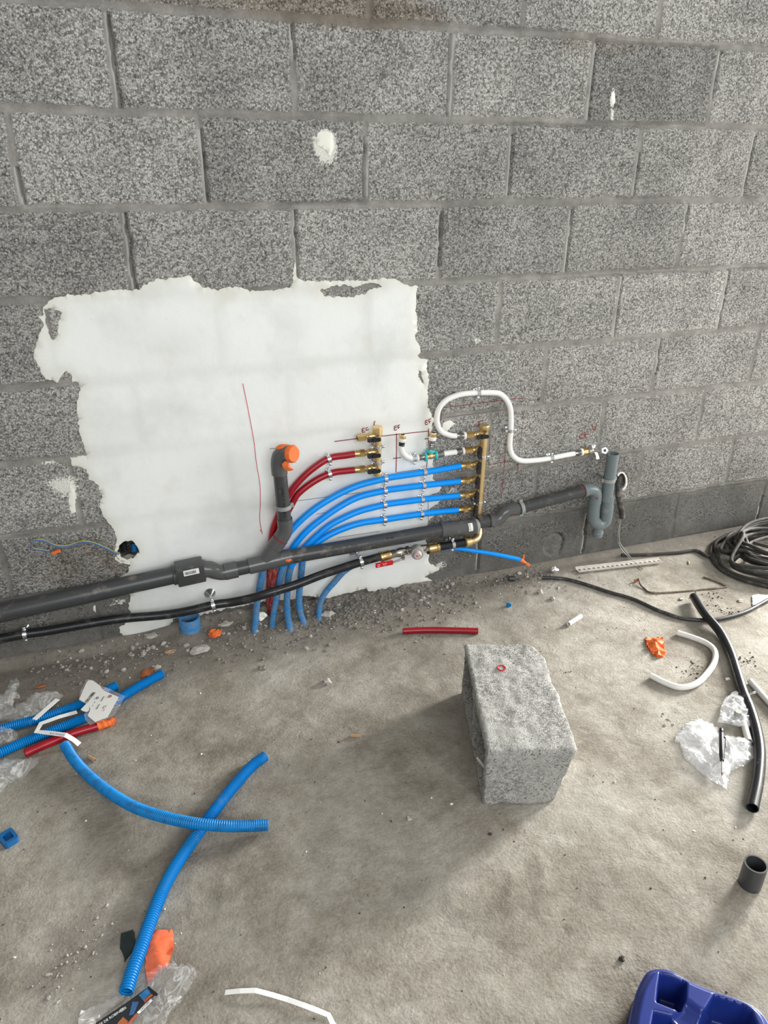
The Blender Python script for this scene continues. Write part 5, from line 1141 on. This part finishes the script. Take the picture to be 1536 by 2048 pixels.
# card in clear sleeve
cg = thing('card_package', GG(205, 1405), 'torn clear sleeve with printed white card on blue conduits', 'packaging', None)
zc_ = zz(150, 1350, 13.96); hC = .040
pc = lambda x, y, dz=0: (lambda q: q+Vector((0, 0, dz)))(G(*zc_(x, y), hC))
cardL = [(380, 145), (480, 150), (560, 200), (690, 290), (790, 430), (1210, 610), (1080, 860), (900, 1180), (700, 1250), (560, 1310), (350, 1135), (430, 960), (390, 850), (330, 790), (230, 750), (115, 680), (200, 480), (320, 210)]
def plate(L, th, name, mat, par, label=None, dz=0.0, warp=.0):
    mb = MB(); P = [pc(x, y, dz+warp*math.sin(x/260+y/410)) for x, y in L]; n = len(P); loop = [Vector((q.x, q.y)) for q in P]
    V, E, Fc, _, _, _ = delaunay_2d_cdt(loop, [(i, (i+1) % n) for i in range(n)], [], 0, 1e-6)
    fs = [list(f) for f in Fc if inpoly(*(sum((V[i] for i in f), Vector((0, 0)))/len(f)), loop)]
    vz = [Vector((q.x, q.y, min(P, key=lambda p_: (p_.x-q.x)**2+(p_.y-q.y)**2).z)) for q in V]; m = len(vz)
    mb.add(vz+[q-Vector((0, 0, th)) for q in vz], fs+[[i+m for i in f][::-1] for f in fs]+[[i, (i+1) % n, (i+1) % n+m, i+m] for i in range(n)])
    return mb.build(name, mat, par, label, smooth=False)
cd = plate(cardL, .0008, 'card', 'card', cg, 'white printed card')
plate([(300, 130), (380, 100), (500, 130), (720, 290), (960, 370), (1390, 580), (1250, 850), (1090, 1120), (960, 1190), (560, 1330), (420, 1390), (290, 1250), (250, 1080), (300, 1040), (160, 980), (330, 820), (100, 690), (130, 500)], .0004, 'clear_sleeve', 'film', cg, 'transparent sleeve', dz=-.0014)
plate([(160, 985), (340, 800), (400, 870), (400, 1000), (330, 1050), (240, 1030)], .0005, 'torn_corner', 'card', cg, 'torn pale corner', dz=.003)
bc = MB(); e1 = pc(580, 500, .0014); e0 = pc(350, 780, .0014); Tb = (e0-e1).normalized(); Sb = (pc(500, 440, .0014)-pc(580, 520, .0014)); Sb = (Sb-Tb*Sb.dot(Tb)).normalized(); s = 0; Lb = (e0-e1).length
while s < Lb:
    w_ = rb.choice((.0006, .0012, .0018)); q = e1+Tb*s; bc.add([q, q+Tb*w_, q+Tb*w_+Sb*.011, q+Sb*.011], [[0, 1, 2, 3]]); s += w_+rb.choice((.0008, .0014))
bc.build('barcode', 'ink', cd, smooth=False)
def ring_at(c, r, w_, mat, name): mb = MB(); mb.tube([c+Vector((math.cos(a)*r, math.sin(a)*r*1.3, 0)) for a in [2*math.pi*i/18 for i in range(19)]], w_, 6); mb.build(name, mat, cd)
ring_at(pc(628, 645, .0012), .0035, .0008, 'dgreen', 'green_dot_logo'); ring_at(pc(980, 600, .0012), .004, .0010, 'mark', 'red_logo')
Td = (pc(700, 780)-pc(830, 570)).normalized()
for (x, y), s, z_ in (((765, 675), 'ROBINET', .0062), ((640, 890), 'EQUERRE', .0058), ((800, 900), '1/2 M', .0058), ((860, 880), '12x17', .0050), ((545, 770), 'NF', .005), ((495, 860), 'CE', .005), ((800, 985), 'PN10', .005)):
    text_on(s, z_, 'dsteel' if z_ < .0055 else 'ink', cd, flat(pc(x, y, .0012), Td, Vector((0, 0, 1)), .0), bold=.0001)
# orange scraps
so = GG(430, 1268, .012)
single('orange_tape_scrap', lump(so+Vector((0, -.0, .006)), .023, (1, .8, .62), random.Random(8), .5, 3), 'orange', 'crumpled orange tape ball by the blue ground duct', 'tape scrap')
sheet('orange_tape_scrap', [q4(*q) for q in [(212, 412), (260, 410), (350, 412), (368, 440), (375, 500), (392, 540), (375, 572), (320, 580), (270, 545), (225, 480)]], .030, 'orange', 'crumpled orange tape scrap beside the hooked white tube', 'tape scrap', seed=12, inner=.011, fold=24, ang=20)
sheet('orange_tape_scrap', [z0_(*q) for q in [(1205, 190), (1240, 170), (1310, 165), (1325, 190), (1290, 215), (1215, 250)]], .018, 'rust', 'dull orange tape scrap behind the end of blue conduit', 'tape scrap', seed=13, inner=.009, fold=35)
z7_ = zz(100, 1780, 2.56)
sheet('orange_foil', [z7_(*q) for q in [(535, 216), (630, 212), (635, 300), (615, 360), (600, 395), (550, 430), (500, 480), (488, 400), (495, 300)]], .024, 'orangef', 'shiny orange foil wrapper beside the long blue conduit end', 'foil wrapper', seed=14, inner=.011, fold=22)
sheet('dark_wrapper', [z7_(*q) for q in [(365, 225), (425, 208), (440, 260), (420, 320), (385, 372), (362, 300)]], .010, 'dgreen', 'dark green black wrapper left of blue conduit end', 'plastic wrapper', seed=15)
mb = lump(GG(82, 1373, .004), .012, (1.5, .5, .35), rn); single('orange_chip', mb, 'rust', 'small flat orange chip near left clear bags', 'chip')
mb = MB(); mb.tube(floor_path([(176, 1513), (190, 1521)], .006), .006, 10, wall=.001); single('cork_stub', mb, 'tan', 'small brown rolled stub by the curved blue conduit', 'stub')
mb = MB(); mb.tube(floor_path([(701, 1471), (721, 1471.5)], .005), .0055, 10); single('tan_stub', mb, 'tan', 'small tan cylinder stub alone in mid floor', 'stub')
# stones
for i, (x, y, r_, sc, mt, lb) in enumerate([(655, 1363, .014, (1, 1, .9), 'mortarbit', 'pale stone alone on mid floor left of block'), (525, 1336, .012, (1.1, .9, .6), 'concrete', 'flat grey stone left of the pale one'),
        (818, 1637, .007, (1, 1, .7), 'mortarbit', 'small pale pebble left below the block'), (980, 1668, .005, (1, 1, .7), 'void', 'tiny dark pebble below the block'), (400, 1299, .026, (1.3, .9, .35), 'mortarbit', 'flat pale mortar flake below black pipe'),
        (305, 1241+30, .020, (1.2, .8, .4), 'mortarbit', 'pale mortar lump near the plaster foot'), (1455, 1358, .007, (1.1, .8, .8), 'plaster_w', 'white crumb beside the black pipe cut-off'), (1243, 1917, .006, (1, 1, .8), 'void', 'dark pebble near the blue case'),
        (313, 1334, .011, (1.4, .8, .5), 'mortarbit', 'pale chip behind the conduit end'), (340, 1303, .012, (1.6, .7, .4), 'tan', 'flat brownish chip below the mortar rubble'), (655, 1228, .020, (1.3, .9, .7), 'mortarbit', 'chunk of mortar beside the rightmost conduit stub'), (524, 1232, .018, (1, .8, .8), 'plaster_w', 'white plaster chunk between the conduit stubs'),
        (1362, 1190+8, .006, (1.5, 1, .8), 'mortarbit', 'pale crumb near the end of the thick black pipe'), (1480, 1201, .008, (1.5, 1, .6), 'mortarbit', 'pale stone below the cable coil'), (450, 1248, .018, (1.3, .8, .4), 'mortarbit', 'flat mortar chip behind the orange tape ball')]):
    p = GG(x, y, r_*sc[2]*.55); single('stone', lump(p, r_, sc, rn, .6, 2), mt, lb, 'stone', smooth=False)
mb = MB(); mb.box(GG(1378, 1125, .003), (.03, .004, .004), Matrix.Rotation(.9, 3, 'Z')); single('wood_splinter', mb, 'wood', 'thin pale splinter beside the cable coil', 'splinter')
sheet('paper_scrap', [zz(1370, 1030, 8.904)(*q) for q in [(1190, 1440), (1300, 1420), (1478, 1440), (1560, 1500), (1478, 1560), (1300, 1600), (1200, 1620)]], .012, 'paper', 'white paper scrap under the cable coil at right edge', 'paper', seed=21)
mb = MB(); bc_ = GG(17, 1677, .008)
R_ = Matrix.Rotation(.5, 3, 'Z'); outer_ = rrect(0, 0, .019, .024, .008); inn_ = rrect(0, 0, .011, .014, .004); n = len(outer_)
vs = [bc_+R_@Vector((q.x, q.y, z_)) for z_ in (-.007, .009) for q in outer_]+[bc_+R_@Vector((q.x, q.y, z_)) for z_ in (.009, -.004) for q in inn_]
mb.add(vs, [[i, (i+1) % n, (i+1) % n+n, i+n] for i in range(n)]+[[i+n, (i+1) % n+n, (i+1) % n+2*n, i+2*n] for i in range(n)]+[[i+2*n, (i+1) % n+2*n, (i+1) % n+3*n, i+3*n] for i in range(n)]+[[i+3*n for i in range(n)]])
single('plastic_stopper', mb, 'bluecap', 'dark blue hollow plastic cap at the left edge', 'plastic cap')
mb = MB(); q = GG(1015, 1209, .006); mb.tube([q, q+Vector((.004, -.012, .002))], .0085, 14, wall=.002); single('plastic_stopper', mb, 'bluec', 'tiny bright blue ring end on floor near the wall', 'plastic cap')

# blister packaging at the bottom left
bp = thing('blister_package', GG(270, 2010), 'opened clear blister pack with black, blue and orange card', 'packaging')
zb_ = zz(60, 1900, 4.267); zq = zz(150, 1940, 8.533)
def bpl(L, z_): return [G(*zq(*q), z_) for q in L]
def slab(L, z_, th, name, mat, label=None, par=bp):
    P = bpl(L, z_); n = len(P); mb = MB(); mb.add(P+[q-Vector((0, 0, th)) for q in P], [list(range(n)), [i+n for i in range(n)][::-1]]+[[i, (i+1) % n, (i+1) % n+n, i+n] for i in range(n)]); return mb.build(name, mat, par, label, smooth=False)
cardb = slab([(360, 900), (900, 540), (1240, 295), (1400, 400), (1190, 560), (1060, 730), (880, 930), (700, 1150), (200, 1150)], .020, .001, 'header_card', 'blackcard', 'black printed card')
slab([(1085, 430), (1240, 310), (1295, 385), (1165, 520)], .0206, .0004, 'blue_panel', 'bcard', 'blue printed panel', cardb)
slab([(1165, 520), (1300, 400), (1340, 425), (1190, 555)], .0206, .0004, 'red_panel', 'rcard', 'red printed panel', cardb)
slab([(1055, 725), (1290, 495), (1325, 520), (1095, 745)], .0206, .0004, 'white_band', 'paper', 'white printed band', cardb)
slab([(1045, 735), (1080, 760), (930, 925), (880, 925)], .0206, .0004, 'red_band', 'rcard', None, cardb); slab([(820, 800), (900, 870), (880, 960), (700, 1000), (730, 900)], .0207, .0004, 'orange_blob', 'rust', 'orange printed picture', cardb)
slab([(1250, 270), (1410, 400), (1380, 430), (1300, 390), (1235, 300)], .028, .004, 'card_hook', 'black', 'curled black edge', cardb)
A_, B_ = bpl([(420, 905), (740, 690)], .0212); text_on('TETE DE ROBINET', .0078, 'paper', cardb, flat(A_.lerp(B_, .52)-Vector((0, .004, 0)), (B_-A_), Vector((0, 0, 1)), 0), sx=.95)
A_, B_ = bpl([(1075, 735), (1310, 505)], .0214); text_on('LAITON', .0060, 'ink', cardb, flat(A_.lerp(B_, .5), (B_-A_), Vector((0, 0, 1)), 0))
slab([(770, 670), (860, 620), (880, 650), (790, 720)], .0207, .0004, 'grey_picture', 'gcap', None, cardb); slab([(920, 780), (980, 540), (1090, 540), (1000, 760)], .0207, .0004, 'navy_picture', 'lblue', None, cardb)
P = [G(*zb_(*q), 0) for q in [(1000, 230), (1100, 170), (1200, 140), (1390, 165), (1430, 230), (1330, 400), (1200, 560), (1120, 720), (820, 720), (960, 520), (1070, 400), (1010, 320)]]
crumple(P, lambda x, y: fz(x, y)+.004, .034, 'film', random.Random(31), .008, .013, .001, 2, 16).build('blister', 'film', bp, 'clear plastic blister', ang=25)
P = [G(*zb_(*q), 0) for q in [(425, 600), (450, 560), (560, 500), (700, 450), (820, 420), (570, 620), (560, 720), (420, 720)]]
crumple(P, lambda x, y: fz(x, y)+.004, .030, 'film', random.Random(32), .008, .013, .001, 2, 16).build('blister', 'filmw', bp, 'clear plastic blister, left lobe', ang=25)

# ------------------------------------------------------------------ blue case half (moulded tray)
tc = thing('blue_case', G(1420, 2040, 0), 'blue moulded plastic tool tray at the bottom right corner', 'tool tray')
HT = .085
TX = [G(*q, HT) for q in [(1272, 1997), (1278, 1975), (1291, 1948), (1302, 1936), (1322, 1932), (1347, 1937), (1381, 1956), (1430, 1976), (1481, 1993), (1514, 2010), (1536, 2036), (1545, 2075), (1530, 2150), (1430, 2210), (1290, 2190), (1262, 2110), (1264, 2040)]]
TO = [Vector((q.x, q.y)) for q in TX]
zt = zz(1180, 1640, 4.315)
def px2(L): return [Vector(G(*zt(*q), HT)[:2]) for q in L]
PK = [px2([(612, 1318), (800, 1372), (828, 1400), (822, 1540), (790, 1620), (760, 1632), (580, 1560), (592, 1440)]),
      px2([(1080, 1505), (1320, 1580), (1390, 1640), (1440, 1760), (1440, 2000), (1000, 2000), (930, 1800), (960, 1700), (1000, 1640)]),
      px2([(560, 1655), (700, 1690), (742, 1740), (740, 2000), (500, 2000), (540, 1760)])]
SAD = px2([(822, 1540), (870, 1570), (960, 1640), (1000, 1640), (930, 1800), (900, 2000), (742, 2000), (742, 1740), (700, 1690), (790, 1620)])
TO = [Vector(q[:2]) for q in spline([Vector((*q, 0)) for q in TO+[TO[0]]], .004)][:-1]
def rnd_poly(P): return [Vector(q[:2]) for q in spline([Vector((*q, 0)) for q in P+[P[0]]], .003)][:-1]
def sdp(q, P):
    m = 9; n = len(P)
    for i in range(n):
        a, b = P[i], P[(i+1) % n]; ab = b-a; t_ = max(0, min(1, (q-a).dot(ab)/max(ab.length_squared, 1e-9))); m = min(m, (q-a-ab*t_).length)
    return m if inpoly(q.x, q.y, P) else -m
xs = [q.x for q in TO]; ys = [q.y for q in TO]; g = .0024; X0, Y0 = min(xs)-.012, min(ys)-.012; nX = int((max(xs)+.012-X0)/g)+1; nY = int((max(ys)+.012-Y0)/g)+1
ss = lambda a, b, x: (lambda t_: t_*t_*(3-2*t_))(max(0, min(1, (x-a)/(b-a))))
vs = []; keep = []
for j in range(nY):
    for i in range(nX):
        q = Vector((X0+i*g, Y0+j*g)); s = sdp(q, TO); z = HT
        if s > -.012:
            z = HT-.012*ss(.014, 0, s)
            z = z-(HT-.012)*ss(0, -.006, s)
            dp = max(sdp(q, p_) for p_ in PK); sd = sdp(q, SAD)
            z -= .014*ss(-.004, .008, sd)
            z = z-(z-.012)*ss(-.004, .010, dp)
        vs.append((q.x, q.y, max(z, .001))); keep.append(s > -.008)
fs = [[j*nX+i, j*nX+i+1, (j+1)*nX+i+1, (j+1)*nX+i] for j in range(nY-1) for i in range(nX-1) if keep[j*nX+i] and keep[j*nX+i+1] and keep[(j+1)*nX+i+1] and keep[(j+1)*nX+i]]
mb = MB(); mb.add(vs, fs); used = sorted(set(i for f in mb.f for i in f)); mp = {u: i for i, u in enumerate(used)}; mb.f = [[mp[i] for i in f] for f in mb.f]; mb.v = [mb.v[u] for u in used]
mb.build('tray', 'navy', tc, ang=80)
lp_ = [Vector((q.x, q.y, HT-.016)) for q in TO]; MB().tube(lp_+[lp_[0]], .0028, 8).build('rim_bead', 'navy', tc)
la_ = G(*zt(470, 1690), .055); MB().box(la_, (.014, .03, .03), Matrix.Rotation(-.5, 3, 'Z'), bev=.003).build('latch', 'navy', tc)

# ------------------------------------------------------------------ gravel and crumbs nobody could count
def scatter(name, n, fn, mat, label, cat, seed, rmin, rmax):
    rd = random.Random(seed); mb = MB(); base_ = MB(); base_.ico((0, 0, 0), 1, 1); bv = base_.v; bf = base_.f; V_ = []; F_ = []
    for i in range(n):
        x, y = fn(rd)
        r_ = rmin+(rmax-rmin)*rd.random()**3.6; z = fh((x, y)) if n < 1500 else None; V_.append((x, y, r_))
    xs_ = np.array([q[0] for q in V_]); ys_ = np.array([q[1] for q in V_]); hs_ = FH(xs_, ys_)
    for (x, y, r_), h_ in zip(V_, hs_):
        a_ = rd.uniform(0, 6.28); c_, s_ = math.cos(a_), math.sin(a_); sx, sy, sz = rd.uniform(.6, 1.5), rd.uniform(.6, 1.1), rd.uniform(.4, .9)
        o_ = len(mb.v)
        for q in bv:
            k_ = rd.uniform(.7, 1.25); X, Y = q.x*sx*r_*k_, q.y*sy*r_*k_; mb.v.append(Vector((x+X*c_-Y*s_, y+X*s_+Y*c_, h_+r_*sz*.45+q.z*sz*r_*k_)))
        for f in bf: mb.f.append([i+o_ for i in f]); mb.mi.append(0)
    return single(name, mb, mat, label, cat, kind='stuff', origin=(0, 0, 0), smooth=False)
def near_wall(rd):
    while True:
        x = rd.uniform(-.75, 1.35); y = -abs(rd.gauss(0, .11))-.012
        k_ = 1 if -.1 < x < .9 else .35
        if rd.random() < k_ and y > -.5: return x, y
def pile(cx, cy, sx, sy): return lambda rd: (rd.gauss(cx, sx), min(-.01, rd.gauss(cy, sy)))
def anywhere(rd): return rd.uniform(-1.0, 2.6), rd.uniform(-2.0, -.03)
def spots(L, s):
    C_ = [G(*q) for q in L]
    return lambda rd: (lambda c: (rd.gauss(c.x, s), min(-.01, rd.gauss(c.y, s))))(rd.choice(C_))
scatter('gravel', 2600, near_wall, 'concrete', 'loose grey rubble strewn along the foot of the wall', 'rubble', 1, .0010, .0085)
scatter('gravel', 620, pile(.46, -.10, .10, .035), 'concrete', 'heap of grey rubble right of the conduit stubs', 'rubble', 2, .002, .010)
scatter('crumbs', 640, lambda rd: near_wall(rd) if rd.random() < .65 else anywhere(rd), 'plaster_w', 'white plaster crumbs sprinkled over the floor', 'crumbs', 3, .0008, .0042)
scatter('gravel', 300, lambda rd: near_wall(rd) if rd.random() < .5 else (rd.uniform(-.65, .1), -abs(rd.gauss(.07, .05))-.02), 'mortarbit', 'pale mortar flakes among the rubble at the wall foot', 'rubble', 9, .002, .013)
scatter('grit', 1000, anywhere, 'void', 'dark grit sprinkled over the floor', 'grit', 4, .0007, .003)
scatter('gravel', 260, spots([(1385, 1345), (1400, 1330), (1490, 1320), (1460, 1225), (1430, 1215), (1420, 1190), (1500, 1330)], .022), 'void', 'dark grit patches around the thick black pipe', 'grit', 5, .001, .0045)
scatter('gravel', 200, spots([(195, 1838), (180, 1895), (140, 1930), (120, 1960), (1355, 1440), (570, 1290)], .028), 'mortarbit', 'pale crumbs in dirt patches on the floor', 'crumbs', 6, .001, .005)
